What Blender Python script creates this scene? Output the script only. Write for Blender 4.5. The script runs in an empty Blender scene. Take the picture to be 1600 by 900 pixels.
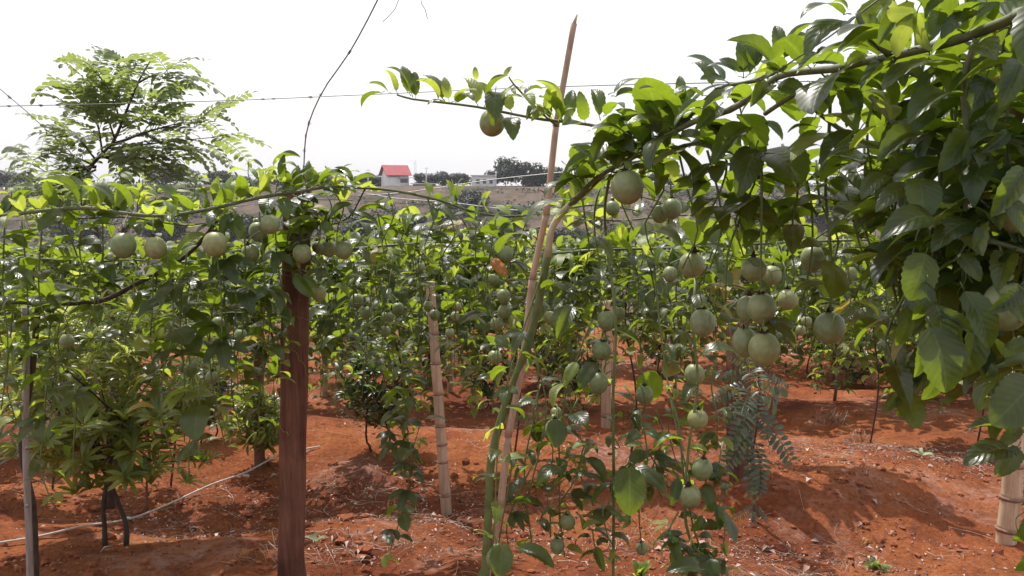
import bpy, bmesh, math, random
import numpy as np
from mathutils import Vector, Matrix, noise

# ------------------------------------------------------------------ camera, sky, sun, exposure
sc = bpy.context.scene
F = 1256.0                                   # focal length in photo pixels (photo is 1600 wide)
EYE = Vector((0.0, 0.0, 1.6))
PITCH = math.atan(160.0 / F)                 # horizon sits at photo row 290
cam_d = bpy.data.cameras.new("camera")
cam = bpy.data.objects.new("camera", cam_d)
sc.collection.objects.link(cam)
cam.location = EYE
cam.rotation_euler = (math.pi / 2 - PITCH, 0, 0)
cam_d.sensor_width = 36.0
cam_d.lens = 36.0 * F / 1600.0
cam_d.clip_start = 0.05
cam_d.clip_end = 3000
sc.camera = cam

SUN_EL, SUN_AZ = math.radians(60), math.radians(-28)      # azimuth from +Y (view direction), negative = left
SUN_DIR = Vector((math.sin(SUN_AZ) * math.cos(SUN_EL), math.cos(SUN_AZ) * math.cos(SUN_EL), math.sin(SUN_EL)))
world = bpy.data.worlds.new("World")
sc.world = world
world.use_nodes = True
wn, wl = world.node_tree.nodes, world.node_tree.links
wn.clear()
sky = wn.new("ShaderNodeTexSky")
sky.sky_type = 'NISHITA'
sky.sun_disc = False
sky.sun_elevation = SUN_EL
sky.sun_rotation = SUN_AZ
sky.air_density = 1.0
sky.dust_density = 6.0
sky.ozone_density = 1.0
bg_blue = wn.new("ShaderNodeBackground")
bg_blue.inputs[1].default_value = 0.06
bg_veil = wn.new("ShaderNodeBackground")      # thin bright cloud veil over the whole sky
tc = wn.new("ShaderNodeTexCoord")
cn = wn.new("ShaderNodeTexNoise")
cn.inputs['Scale'].default_value = 1.6
cn.inputs['Detail'].default_value = 5
cr = wn.new("ShaderNodeValToRGB")
cr.color_ramp.elements[0].position = 0.34
cr.color_ramp.elements[0].color = (0.86, 0.875, 0.95, 1)
cr.color_ramp.elements[1].position = 0.62
cr.color_ramp.elements[1].color = (1.0, 0.99, 0.98, 1)
bg_veil.inputs[1].default_value = 0.76
addw = wn.new("ShaderNodeAddShader")
wo = wn.new("ShaderNodeOutputWorld")
wl.new(tc.outputs['Generated'], cn.inputs['Vector'])
wl.new(cn.outputs[0], cr.inputs[0])
wl.new(cr.outputs[0], bg_veil.inputs[0])
wl.new(sky.outputs[0], bg_blue.inputs[0])
wl.new(bg_blue.outputs[0], addw.inputs[0])
wl.new(bg_veil.outputs[0], addw.inputs[1])
wl.new(addw.outputs[0], wo.inputs[0])
sun_d = bpy.data.lights.new("sun", 'SUN')
sun_d.energy = 5.0
sun_d.angle = math.radians(0.6)
sun_d.color = (1.0, 0.95, 0.88)
sun = bpy.data.objects.new("sun", sun_d)
sc.collection.objects.link(sun)
sun.rotation_euler = (-SUN_DIR).to_track_quat('-Z', 'Y').to_euler()
sc.view_settings.view_transform = 'Standard'
sc.view_settings.look = 'None'
sc.view_settings.gamma = 1.0
sc.view_settings.exposure = 0.25
sc.cycles.max_bounces = 8
sc.cycles.diffuse_bounces = 4
sc.cycles.glossy_bounces = 3
sc.cycles.transmission_bounces = 5
sc.cycles.caustics_reflective = False
sc.cycles.caustics_refractive = False
sc.cycles.sample_clamp_indirect = 6.0

R = random.Random(7)
COL = sc.collection


# ------------------------------------------------------------------ helpers
def at(px, py, D):
    """World point on the ray through a photo pixel at distance D ahead of the camera."""
    u, v = (px - 800.0) / F, (450.0 - py) / F
    d = Vector((u, math.cos(PITCH) + v * math.sin(PITCH), -math.sin(PITCH) + v * math.cos(PITCH)))
    return EYE + d * (D / d.y)


def mesh_from(name, v, f, mats, uv=None, smooth=True):
    me = bpy.data.meshes.new(name)
    me.from_pydata([tuple(p) for p in v], [], f)
    if not isinstance(mats, (list, tuple)):
        mats = [mats]
    for m in mats:
        me.materials.append(m)
    if smooth:
        me.polygons.foreach_set('use_smooth', [True] * len(me.polygons))
    if uv is not None:
        l = me.uv_layers.new(name='UVMap')
        idx = np.zeros(len(me.loops), dtype=np.int32)
        me.loops.foreach_get('vertex_index', idx)
        l.data.foreach_set('uv', np.asarray(uv, dtype=np.float32)[idx].ravel())
    me.update()
    return me


def put(name, me, parent=None, loc=(0, 0, 0), rot=None, scale=1.0):
    """Link an object; rot is a 3x3 Matrix; loc is relative to the parent (parents are never rotated)."""
    o = bpy.data.objects.new(name, me)
    COL.objects.link(o)
    if parent is not None:
        o.parent = parent
    m = (rot.to_4x4() if rot is not None else Matrix.Identity(4)) @ Matrix.Scale(scale, 4)
    m.translation = Vector(loc)
    o.matrix_basis = m
    return o


WORLD = {}


def wpos(o):
    p = Vector(o.matrix_basis.translation)
    while o.parent is not None:
        o = o.parent
        p += o.matrix_basis.translation
    return p


def tag(o, label, cat, group=None, kind=None):
    o["label"] = label
    o["category"] = cat
    if group:
        o["group"] = group
    if kind:
        o["kind"] = kind
    return o


def thing(name, loc, label, cat, group=None):
    o = put(name, None, None, loc)
    o.empty_display_size = 0.1
    return tag(o, label, cat, group)


def catmull(pts, step=0.02):
    pts = [Vector(p) for p in pts]
    if len(pts) == 2:
        n = max(2, int((pts[1] - pts[0]).length / step))
        return [pts[0].lerp(pts[1], i / n) for i in range(n + 1)]
    P = [pts[0] * 2 - pts[1]] + pts + [pts[-1] * 2 - pts[-2]]
    out = []
    for i in range(1, len(P) - 2):
        n = max(2, int((P[i + 1] - P[i]).length / step))
        for k in range(n):
            t = k / n
            a, b, c, d = P[i - 1], P[i], P[i + 1], P[i + 2]
            out.append(0.5 * ((2 * b) + (c - a) * t + (2 * a - 5 * b + 4 * c - d) * t * t + (3 * b - a - 3 * c + d) * t ** 3))
    out.append(pts[-1])
    return out


def tube_geo(pts, r0, r1, sides=6, wob=0.0, seed=0):
    """Verts and faces of a tapering tube; radii may be a function of t."""
    v, f = [], []
    n = len(pts)
    ref = Vector((0.3, 0.9, 0.2)).normalized()
    rr = random.Random(seed)
    for i, p in enumerate(pts):
        t = (pts[min(i + 1, n - 1)] - pts[max(i - 1, 0)])
        t = t.normalized() if t.length > 1e-9 else Vector((0, 0, 1))
        a = t.cross(ref)
        if a.length < 1e-4:
            a = t.cross(Vector((1, 0, 0)))
        a.normalize()
        b = t.cross(a)
        k = i / (n - 1)
        r = r0(k) if callable(r0) else r0 + (r1 - r0) * k
        r *= 1 + wob * rr.uniform(-1, 1)
        for s in range(sides):
            an = 2 * math.pi * s / sides
            v.append(p + (a * math.cos(an) + b * math.sin(an)) * r)
        if i:
            o, q = (i - 1) * sides, i * sides
            for s in range(sides):
                f.append((o + s, o + (s + 1) % sides, q + (s + 1) % sides, q + s))
    f.append(tuple(range(sides))[::-1])
    f.append(tuple(range((n - 1) * sides, n * sides)))
    return v, f


def tube(name, pts, r0, r1, mt, parent=None, base=None, sides=6, wob=0.0, seed=0):
    """A tube as one object whose origin is its first point."""
    base = Vector(pts[0]) if base is None else base
    v, f = tube_geo([Vector(p) - base for p in pts], r0, r1, sides, wob, seed)
    me = mesh_from(name, v, f, mt)
    loc = base - (wpos(parent) if parent is not None else Vector((0, 0, 0)))
    return put(name, me, parent, loc)


def frame(y, z):
    """Rotation whose Y axis is y and whose Z axis leans to z."""
    y = y.normalized()
    z = z - y * z.dot(y)
    if z.length < 1e-4:
        z = Vector((0, 0, 1)) - y * y.z
        if z.length < 1e-4:
            z = Vector((1, 0, 0))
    z.normalize()
    x = y.cross(z)
    return Matrix((x, y, z)).transposed()


# ------------------------------------------------------------------ materials
def new_mat(name):
    m = bpy.data.materials.new(name)
    m.use_nodes = True
    nt = m.node_tree
    nt.nodes.clear()
    return m, nt.nodes, nt.links


def out(n, l, sh):
    o = n.new("ShaderNodeOutputMaterial")
    l.new(sh, o.inputs[0])


def rgba(c):
    return (c[0], c[1], c[2], 1)


def ramp(n, l, fac, stops):
    r = n.new("ShaderNodeValToRGB")
    e = r.color_ramp.elements
    while len(e) < len(stops):
        e.new(0.5)
    for k, (p, c) in enumerate(stops):
        e[k].position = p
        e[k].color = rgba(c)
    l.new(fac, r.inputs[0])
    return r.outputs[0]


def mth(n, l, op, a, b=None, clamp=False):
    m = n.new("ShaderNodeMath")
    m.operation = op
    m.use_clamp = clamp
    for i, x in enumerate((a, b)):
        if x is None:
            continue
        if isinstance(x, (int, float)):
            m.inputs[i].default_value = x
        else:
            l.new(x, m.inputs[i])
    return m.outputs[0]


def mixc(n, l, fac, a, b, mode='MIX'):
    m = n.new("ShaderNodeMix")
    m.data_type = 'RGBA'
    m.blend_type = mode
    for i, x in ((0, fac), (6, a), (7, b)):
        if isinstance(x, (int, float)):
            m.inputs[i].default_value = x
        elif isinstance(x, tuple):
            m.inputs[i].default_value = rgba(x)
        else:
            l.new(x, m.inputs[i])
    return m.outputs[2]


def leaf_mat(name, dark, light, trans, rough=0.31, tfac=0.40, veins=True, spec=0.5, island=False, spots=True):
    m, n, l = new_mat(name)
    if island:
        g = n.new("ShaderNodeNewGeometry")
        rnd = g.outputs['Random Per Island']
    else:
        g = n.new("ShaderNodeObjectInfo")
        rnd = g.outputs['Random']
    base = ramp(n, l, rnd, [(0.0, dark), (0.55, tuple((a + b) / 2 for a, b in zip(dark, light))), (1.0, light)])
    tcol = ramp(n, l, rnd, [(0.0, tuple(x * .8 for x in trans)), (1.0, tuple(x * 1.12 for x in trans))])
    pr = n.new("ShaderNodeBsdfPrincipled")
    if spots:
        tex = n.new("ShaderNodeTexCoord")
        nz = n.new("ShaderNodeTexNoise")
        nz.inputs['Scale'].default_value = 7
        nz.inputs['Detail'].default_value = 4
        l.new(tex.outputs['Object'], nz.inputs['Vector'])
        sp = ramp(n, l, nz.outputs[0], [(0.3, (0.75, 0.78, 0.7)), (0.7, (1.2, 1.15, 1.1))])
        base = mixc(n, l, 0.8, base, sp, 'MULTIPLY')
        tcol = mixc(n, l, 0.6, tcol, sp, 'MULTIPLY')
        rr = n.new("ShaderNodeMapRange")
        rr.inputs[3].default_value = rough - .07
        rr.inputs[4].default_value = rough + .12
        l.new(nz.outputs[0], rr.inputs[0])
        l.new(rr.outputs[0], pr.inputs['Roughness'])
    else:
        pr.inputs['Roughness'].default_value = rough
    tr = n.new("ShaderNodeBsdfTranslucent")
    if veins:
        uv = n.new("ShaderNodeUVMap")
        s = n.new("ShaderNodeSeparateXYZ")
        l.new(uv.outputs[0], s.inputs[0])
        a = mth(n, l, 'ABSOLUTE', mth(n, l, 'SUBTRACT', s.outputs[0], 0.5))
        mid = mth(n, l, 'SUBTRACT', 1.0, mth(n, l, 'MULTIPLY', a, 26.0), True)
        q = mth(n, l, 'MULTIPLY', mth(n, l, 'SUBTRACT', s.outputs[1], mth(n, l, 'MULTIPLY', a, 0.42)), 9.0)
        pp = mth(n, l, 'PINGPONG', q, 0.5)
        sv = mth(n, l, 'SUBTRACT', 1.0, mth(n, l, 'MULTIPLY', pp, 11.0), True)
        vein = mth(n, l, 'MAXIMUM', mid, mth(n, l, 'MULTIPLY', sv, 0.55))
        base = mixc(n, l, mth(n, l, 'MULTIPLY', vein, 0.4), base, tuple(min(1, x * 1.6 + .06) for x in light))
        tcol = mixc(n, l, mth(n, l, 'MULTIPLY', vein, 0.45), tcol, tuple(min(1, x * 1.3 + .05) for x in trans))
        hgt = mth(n, l, 'SUBTRACT', mth(n, l, 'MULTIPLY', pp, 1.6), mth(n, l, 'MULTIPLY', mid, 0.6))
        bp = n.new("ShaderNodeBump")
        bp.inputs['Strength'].default_value = 0.3
        bp.inputs['Distance'].default_value = 0.0015
        l.new(hgt, bp.inputs['Height'])
        l.new(bp.outputs[0], pr.inputs['Normal'])
    l.new(base, pr.inputs['Base Color'])
    pr.inputs['Specular IOR Level'].default_value = spec
    l.new(tcol, tr.inputs[0])
    mx = n.new("ShaderNodeMixShader")
    mx.inputs[0].default_value = tfac
    l.new(pr.outputs[0], mx.inputs[1])
    l.new(tr.outputs[0], mx.inputs[2])
    out(n, l, mx.outputs[0])
    return m


def solid_mat(name, stops, scale=8.0, rough=0.7, bump=0.3, bdist=0.004, stretch=(1, 1, 1), spec=0.3, detail=6, rand=0.0):
    """Noise-coloured surface with matching fine relief."""
    m, n, l = new_mat(name)
    t = n.new("ShaderNodeTexCoord")
    mp = n.new("ShaderNodeMapping")
    mp.inputs['Scale'].default_value = stretch
    l.new(t.outputs['Object'], mp.inputs[0])
    nz = n.new("ShaderNodeTexNoise")
    nz.inputs['Scale'].default_value = scale
    nz.inputs['Detail'].default_value = detail
    nz.inputs['Roughness'].default_value = 0.65
    l.new(mp.outputs[0], nz.inputs['Vector'])
    c = ramp(n, l, nz.outputs[0], stops)
    if rand:
        oi = n.new("ShaderNodeObjectInfo")
        k = ramp(n, l, oi.outputs['Random'], [(0, (1 - rand,) * 3), (1, (1 + rand,) * 3)])
        c = mixc(n, l, 1.0, c, k, 'MULTIPLY')
    pr = n.new("ShaderNodeBsdfPrincipled")
    l.new(c, pr.inputs['Base Color'])
    pr.inputs['Roughness'].default_value = rough
    pr.inputs['Specular IOR Level'].default_value = spec
    if bump:
        b = n.new("ShaderNodeBump")
        b.inputs['Strength'].default_value = bump
        b.inputs['Distance'].default_value = bdist
        l.new(nz.outputs[0], b.inputs['Height'])
        l.new(b.outputs[0], pr.inputs['Normal'])
    out(n, l, pr.outputs[0])
    return m


M = {}
M['leaf'] = leaf_mat('vine_leaf', (0.010, 0.026, 0.008), (0.030, 0.056, 0.014), (0.30, 0.42, 0.022), tfac=0.40)
M['old'] = leaf_mat('yellowing_leaf', (0.16, 0.15, 0.03), (0.30, 0.22, 0.06), (0.5, 0.42, 0.07), rough=.5, tfac=.4)
M['young'] = leaf_mat('young_vine_leaf', (0.07, 0.125, 0.022), (0.13, 0.19, 0.04), (0.56, 0.66, 0.07), rough=0.45, tfac=0.46)
M['row'] = leaf_mat('row_leaf', (0.014, 0.030, 0.010), (0.055, 0.088, 0.022), (0.36, 0.46, 0.04), tfac=0.42, veins=False, spots=False, rough=.45, spec=.4)
M['mass'] = leaf_mat('distant_row_leaf', (0.014, 0.030, 0.010), (0.058, 0.088, 0.024), (0.34, 0.42, 0.045), tfac=0.41, veins=False, island=True, spots=False, rough=.5, spec=.3)
M['pinnate'] = leaf_mat('pinnate_leaflet', (0.06, 0.09, 0.045), (0.14, 0.18, 0.085), (0.42, 0.52, 0.13), rough=0.42, veins=False, island=True, spots=False)
M['pinnate_grey'] = leaf_mat('grey_green_leaflet', (0.032, 0.05, 0.028), (0.08, 0.10, 0.062), (0.15, 0.2, 0.07), rough=0.3, veins=False, island=True, spots=False, tfac=.3)
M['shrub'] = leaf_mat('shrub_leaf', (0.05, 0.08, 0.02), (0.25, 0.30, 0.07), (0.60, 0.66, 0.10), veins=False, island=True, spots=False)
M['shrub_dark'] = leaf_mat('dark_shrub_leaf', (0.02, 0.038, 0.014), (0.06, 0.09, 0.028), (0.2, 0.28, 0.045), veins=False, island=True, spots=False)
M['far_leaf'] = leaf_mat('far_tree_leaf', (0.012, 0.018, 0.014), (0.032, 0.038, 0.026), (0.05, 0.065, 0.025), rough=.6, tfac=.3, veins=False, island=True, spots=False)
M['stem'] = solid_mat('green_stem', [(0.3, (0.07, 0.10, 0.03)), (0.6, (0.13, 0.16, 0.055)), (0.8, (0.16, 0.15, 0.08))], 30, .55, .2)
M['cane'] = solid_mat('woody_cane', [(0.3, (0.06, 0.075, 0.032)), (0.55, (0.11, 0.125, 0.06)), (0.8, (0.20, 0.205, 0.125))], 22, .6, .35)
M['pale_cane'] = solid_mat('peeled_cane', [(0.3, (0.30, 0.28, 0.17)), (0.7, (0.52, 0.48, 0.33))], 14, .6, .35, stretch=(3, 3, .6))
M['bark'] = solid_mat('dark_bark', [(0.3, (0.03, 0.02, 0.015)), (0.7, (0.085, 0.055, 0.04))], 30, .8, .6)
M['redbark'] = solid_mat('reddish_bark', [(0.3, (0.10, 0.045, 0.03)), (0.7, (0.20, 0.10, 0.065))], 30, .8, .6)
M['calyx'] = solid_mat('dried_calyx', [(0.3, (0.02, 0.008, 0.008)), (0.7, (0.07, 0.025, 0.02))], 60, .8, .3)
M['bract'] = leaf_mat('bract', (0.16, 0.22, 0.07), (0.25, 0.32, 0.12), (0.4, 0.5, 0.12), veins=False, spots=False)
M['wire'] = solid_mat('weathered_wire', [(0.3, (0.05, 0.045, 0.05)), (0.7, (0.16, 0.14, 0.14))], 60, .5, .2, spec=.5)
M['wire_pale'] = solid_mat('galvanised_wire', [(0.3, (0.22, 0.22, 0.20)), (0.7, (0.40, 0.40, 0.38))], 60, .45, .2, spec=.5)
M['bamboo'] = solid_mat('dry_bamboo', [(0.25, (0.30, 0.19, 0.12)), (0.5, (0.46, 0.33, 0.22)), (0.75, (0.58, 0.46, 0.34))], 16, .55, .25, stretch=(4, 4, .5), rand=.1)
M['bamboo_red'] = solid_mat('dusty_bamboo', [(0.25, (0.26, 0.15, 0.10)), (0.5, (0.40, 0.27, 0.19)), (0.75, (0.52, 0.39, 0.30))], 14, .6, .3, stretch=(4, 4, .5), rand=.1)
M['node'] = solid_mat('bamboo_node', [(0.3, (0.12, 0.06, 0.045)), (0.7, (0.30, 0.18, 0.12))], 30, .7, .4)
M['greywood'] = solid_mat('grey_stick', [(0.3, (0.17, 0.14, 0.12)), (0.7, (0.34, 0.30, 0.27))], 24, .8, .5, stretch=(3, 3, .4))
M['postwood'] = None


def fruit_mat():
    m, n, l = new_mat('passion_fruit_skin')
    t = n.new("ShaderNodeTexCoord")
    v = n.new("ShaderNodeTexVoronoi")
    v.inputs['Scale'].default_value = 16
    l.new(t.outputs['Object'], v.inputs['Vector'])
    nz = n.new("ShaderNodeTexNoise")
    nz.inputs['Scale'].default_value = 2.2
    nz.inputs['Detail'].default_value = 5
    l.new(t.outputs['Object'], nz.inputs['Vector'])
    oi = n.new("ShaderNodeObjectInfo")
    c0 = ramp(n, l, nz.outputs[0], [(0.3, (0.145, 0.172, 0.075)), (0.5, (0.185, 0.212, 0.098)), (0.72, (0.235, 0.25, 0.128))])
    sp = ramp(n, l, v.outputs['Distance'], [(0.0, (0.40, 0.42, 0.27)), (0.16, (0.40, 0.42, 0.27)), (0.3, (0, 0, 0))])
    fac = ramp(n, l, v.outputs['Distance'], [(0.10, (0.45,) * 3), (0.24, (0.0,) * 3)])
    c = mixc(n, l, fac, c0, (0.26, 0.275, 0.15))
    pn = n.new("ShaderNodeTexNoise")
    pn.noise_dimensions = '4D'
    pn.inputs['Scale'].default_value = 1.1
    pn.inputs['Detail'].default_value = 7
    pn.inputs['Roughness'].default_value = .7
    l.new(t.outputs['Object'], pn.inputs['Vector'])
    l.new(mth(n, l, 'MULTIPLY', oi.outputs['Random'], 40.0), pn.inputs['W'])
    c = mixc(n, l, ramp(n, l, pn.outputs[0], [(0.56, (0, 0, 0)), (0.68, (.55,) * 3)]), c, (0.20, 0.165, 0.085))
    c = mixc(n, l, ramp(n, l, pn.outputs[0], [(0.28, (.5,) * 3), (0.38, (0, 0, 0))]), c, (0.105, 0.15, 0.05))
    k = ramp(n, l, oi.outputs['Random'], [(0, (0.80, 0.88, 0.8)), (.5, (1, 1, 1)), (1, (1.22, 1.12, .95))])
    c = mixc(n, l, 1.0, c, k, 'MULTIPLY')
    pr = n.new("ShaderNodeBsdfPrincipled")
    l.new(c, pr.inputs['Base Color'])
    pr.inputs['Roughness'].default_value = 0.42
    pr.inputs['Specular IOR Level'].default_value = 0.4
    pr.inputs['Subsurface Weight'].default_value = 0.0
    b = n.new("ShaderNodeBump")
    b.inputs['Strength'].default_value = 0.08
    b.inputs['Distance'].default_value = 0.004
    l.new(nz.outputs[0], b.inputs['Height'])
    l.new(b.outputs[0], pr.inputs['Normal'])
    out(n, l, pr.outputs[0])
    return m


M['fruit'] = fruit_mat()


def post_mat():
    m, n, l = new_mat('red_dusted_timber')
    t = n.new("ShaderNodeTexCoord")
    mp = n.new("ShaderNodeMapping")
    mp.inputs['Scale'].default_value = (14, 14, 0.9)
    l.new(t.outputs['Object'], mp.inputs[0])
    g = n.new("ShaderNodeTexNoise")
    g.inputs['Scale'].default_value = 4
    g.inputs['Detail'].default_value = 8
    g.inputs['Roughness'].default_value = 0.7
    l.new(mp.outputs[0], g.inputs['Vector'])
    s = n.new("ShaderNodeTexNoise")
    s.inputs['Scale'].default_value = 5
    s.inputs['Detail'].default_value = 6
    l.new(t.outputs['Object'], s.inputs['Vector'])
    c = ramp(n, l, g.outputs[0], [(0.25, (0.035, 0.015, 0.011)), (0.45, (0.13, 0.057, 0.038)), (0.6, (0.18, 0.082, 0.056)), (0.8, (0.28, 0.15, 0.105))])
    mp2 = n.new("ShaderNodeMapping")
    mp2.inputs['Scale'].default_value = (60, 60, 1.6)
    l.new(t.outputs['Object'], mp2.inputs[0])
    ck = n.new("ShaderNodeTexNoise")
    ck.inputs['Scale'].default_value = 1.5
    ck.inputs['Detail'].default_value = 3
    l.new(mp2.outputs[0], ck.inputs['Vector'])
    crack = ramp(n, l, ck.outputs[0], [(0.30, (0.15,) * 3), (0.36, (1.0,) * 3)])
    c = mixc(n, l, 1.0, c, crack, 'MULTIPLY')
    d = ramp(n, l, s.outputs[0], [(0.32, (0.45, 0.42, 0.40)), (0.5, (.9, .9, .9)), (0.7, (1.3, 1.3, 1.25))])
    c = mixc(n, l, 0.9, c, d, 'MULTIPLY')
    pr = n.new("ShaderNodeBsdfPrincipled")
    l.new(c, pr.inputs['Base Color'])
    pr.inputs['Roughness'].default_value = 0.85
    pr.inputs['Specular IOR Level'].default_value = 0.2
    b = n.new("ShaderNodeBump")
    b.inputs['Strength'].default_value = 0.7
    b.inputs['Distance'].default_value = 0.004
    l.new(mth(n, l, 'MULTIPLY', g.outputs[0], crack), b.inputs['Height'])
    l.new(b.outputs[0], pr.inputs['Normal'])
    out(n, l, pr.outputs[0])
    return m


M['postwood'] = post_mat()


def soil_mat():
    m, n, l = new_mat('red_laterite_soil')
    g = n.new("ShaderNodeNewGeometry")
    P = g.outputs['Position']

    def nz(scale, det=8, rough=.65):
        x = n.new("ShaderNodeTexNoise")
        x.inputs['Scale'].default_value = scale
        x.inputs['Detail'].default_value = det
        x.inputs['Roughness'].default_value = rough
        l.new(P, x.inputs['Vector'])
        return x.outputs[0]
    big, mid, fine = nz(0.7, 6), nz(5.5, 9, .72), nz(45, 8, .75)
    c = ramp(n, l, big, [(0.34, (0.15, 0.041, 0.019)), (0.5, (0.245, 0.076, 0.030)), (0.66, (0.345, 0.124, 0.048))])
    k = ramp(n, l, mid, [(0.3, (0.62, 0.56, 0.55)), (0.55, (1.0, 1.0, 1.0)), (0.75, (1.18, 1.22, 1.25))])
    c = mixc(n, l, 1.0, c, k, 'MULTIPLY')
    f = ramp(n, l, fine, [(0.33, (0.42, 0.38, 0.38)), (0.52, (1.0, 1.0, 1.0)), (0.74, (1.35, 1.4, 1.45))])
    c = mixc(n, l, 0.8, c, f, 'MULTIPLY')
    # weathered pale pink crumbs and far hillside tone
    pal = ramp(n, l, nz(1.1, 7, .7), [(0.52, (0, 0, 0)), (0.64, (0.75,) * 3)])
    c = mixc(n, l, mth(n, l, 'MULTIPLY', pal, ramp(n, l, nz(20, 6), [(0.4, (0.1,) * 3), (0.62, (1,) * 3)])), c, (0.40, 0.24, 0.19))
    sx = n.new("ShaderNodeSeparateXYZ")
    l.new(P, sx.inputs[0])
    far = n.new("ShaderNodeMapRange")
    far.inputs[1].default_value = 14
    far.inputs[2].default_value = 30
    l.new(sx.outputs[1], far.inputs[0])
    fc = ramp(n, l, nz(0.06, 9, .7), [(0.40, (0.03, 0.032, 0.022)), (0.47, (0.07, 0.055, 0.04)), (0.54, (0.12, 0.085, 0.065)), (0.62, (0.085, 0.065, 0.048)), (0.70, (0.045, 0.042, 0.028))])
    fc = mixc(n, l, 0.7, fc, ramp(n, l, nz(0.9, 8, .8), [(0.35, (0.5,) * 3), (0.7, (1.4,) * 3)]), 'MULTIPLY')
    c = mixc(n, l, far.outputs[0], c, fc)
    pr = n.new("ShaderNodeBsdfPrincipled")
    l.new(c, pr.inputs['Base Color'])
    pr.inputs['Roughness'].default_value = 0.95
    pr.inputs['Specular IOR Level'].default_value = 0.1
    h = mth(n, l, 'ADD', mth(n, l, 'MULTIPLY', mid, 1.0), mth(n, l, 'MULTIPLY', fine, 0.35))
    b = n.new("ShaderNodeBump")
    b.inputs['Strength'].default_value = 0.9
    b.inputs['Distance'].default_value = 0.06
    l.new(h, b.inputs['Height'])
    l.new(b.outputs[0], pr.inputs['Normal'])
    out(n, l, pr.outputs[0])
    return m


M['soil'] = soil_mat()
M['clod'] = solid_mat('soil_clod', [(0.3, (0.14, 0.042, 0.024)), (0.7, (0.29, 0.105, 0.05))], 40, .95, .6, spec=.1)


def island_mat(name, stops, rough=.85):
    m, n, l = new_mat(name)
    g = n.new("ShaderNodeNewGeometry")
    c = ramp(n, l, g.outputs['Random Per Island'], stops)
    pr = n.new("ShaderNodeBsdfPrincipled")
    l.new(c, pr.inputs['Base Color'])
    pr.inputs['Roughness'].default_value = rough
    pr.inputs['Specular IOR Level'].default_value = 0.2
    out(n, l, pr.outputs[0])
    return m


M['litter'] = island_mat('dry_litter', [(0.0, (0.07, 0.03, 0.02)), (0.3, (0.20, 0.10, 0.075)), (0.65, (0.36, 0.25, 0.215)), (0.93, (0.42, 0.32, 0.28)), (1.0, (0.5, 0.42, 0.38))])
M['straw'] = island_mat('dry_stalk', [(0.0, (0.14, 0.08, 0.055)), (0.5, (0.30, 0.20, 0.14)), (1.0, (0.52, 0.43, 0.35))])
M['dry_leaf'] = leaf_mat('dry_orange_leaf', (0.30, 0.13, 0.05), (0.46, 0.22, 0.09), (0.5, 0.25, 0.08), rough=.7, spec=.2)
M['pale_leaf'] = leaf_mat('wilted_pale_leaf', (0.30, 0.34, 0.22), (0.42, 0.46, 0.32), (0.3, 0.35, 0.2), rough=.7, spec=.2)
M['hose'] = solid_mat('pale_hose', [(0.3, (0.36, 0.29, 0.25)), (0.7, (0.56, 0.50, 0.45))], 30, .6, .1)
M['plaster'] = solid_mat('white_plaster', [(0.3, (0.55, 0.54, 0.53)), (0.7, (0.72, 0.71, 0.70))], .6, .9, .05)
M['greyplaster'] = solid_mat('grey_render', [(0.3, (0.28, 0.27, 0.27)), (0.7, (0.40, 0.39, 0.38))], .8, .9, .05)
M['redroof'] = solid_mat('red_roof', [(0.3, (0.25, 0.035, 0.045)), (0.7, (0.34, 0.055, 0.065))], .8, .7, .1)
M['zinc'] = solid_mat('zinc_sheet', [(0.3, (0.42, 0.42, 0.44)), (0.7, (0.58, 0.58, 0.60))], .8, .5, .1)
M['glass'] = solid_mat('dark_window', [(0.3, (0.03, 0.035, 0.04)), (0.7, (0.06, 0.065, 0.07))], .8, .2, 0, spec=.6)
M['petal'] = solid_mat('flower_petal', [(0.3, (0.62, 0.60, 0.56)), (0.7, (0.8, 0.78, 0.76))], 40, .6, .1)


# ------------------------------------------------------------------ ground
def sstep(a, b, x):
    t = min(1.0, max(0.0, (x - a) / (b - a)))
    return t * t * (3 - 2 * t)


def gz(x, y):
    """Ground height: gentle fall away from the camera, then a valley and the hillside across it."""
    z = -0.095 * max(0.0, y - 3.0) if y < 16 else -1.235 - 0.26 * (y - 16)
    if y > 70:
        z = max(-1.235 - 0.26 * (min(y, 74) - 16), -17.0)
    if y > 88:
        z += (17.7 + 0.8 * noise.noise(Vector((x * .02, 3.1, 0)))) * sstep(88, 168, y)
    if y > 30:
        z += 1.5 * noise.noise(Vector((x * .03, y * .03, 5))) * sstep(30, 60, y) * (1 - 0.7 * sstep(150, 170, y))
    if y < 40:
        k = 1 - sstep(25, 40, y)
        p = Vector((x, y, 0))
        z += k * (0.07 * noise.noise(p * 0.9 + Vector((4, 1, 2))) + 0.045 * noise.noise(p * 2.6) + 0.022 * noise.noise(p * 7.0) + 0.008 * noise.noise(p * 19.0))
        # planting mounds, furrows and the bank on the right
        z += k * 0.085 * math.sin((y + 0.25 * x + 0.35 * noise.noise(p * .8)) * 2.5 + 0.6) * (0.6 + 0.8 * noise.noise(p * .5 + Vector((7, 7, 0))))
        z += 0.17 * math.exp(-((x - 1.75) / 0.85) ** 2 - ((y - 4.25) / 0.42) ** 2)
        z += 0.10 * math.exp(-((x + 0.75) / 0.45) ** 2 - ((y - 3.75) / 0.4) ** 2)
        z -= 0.07 * math.exp(-((x + 1.35) / 0.6) ** 2 - ((y - 4.1) / 0.35) ** 2)
    return z


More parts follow.
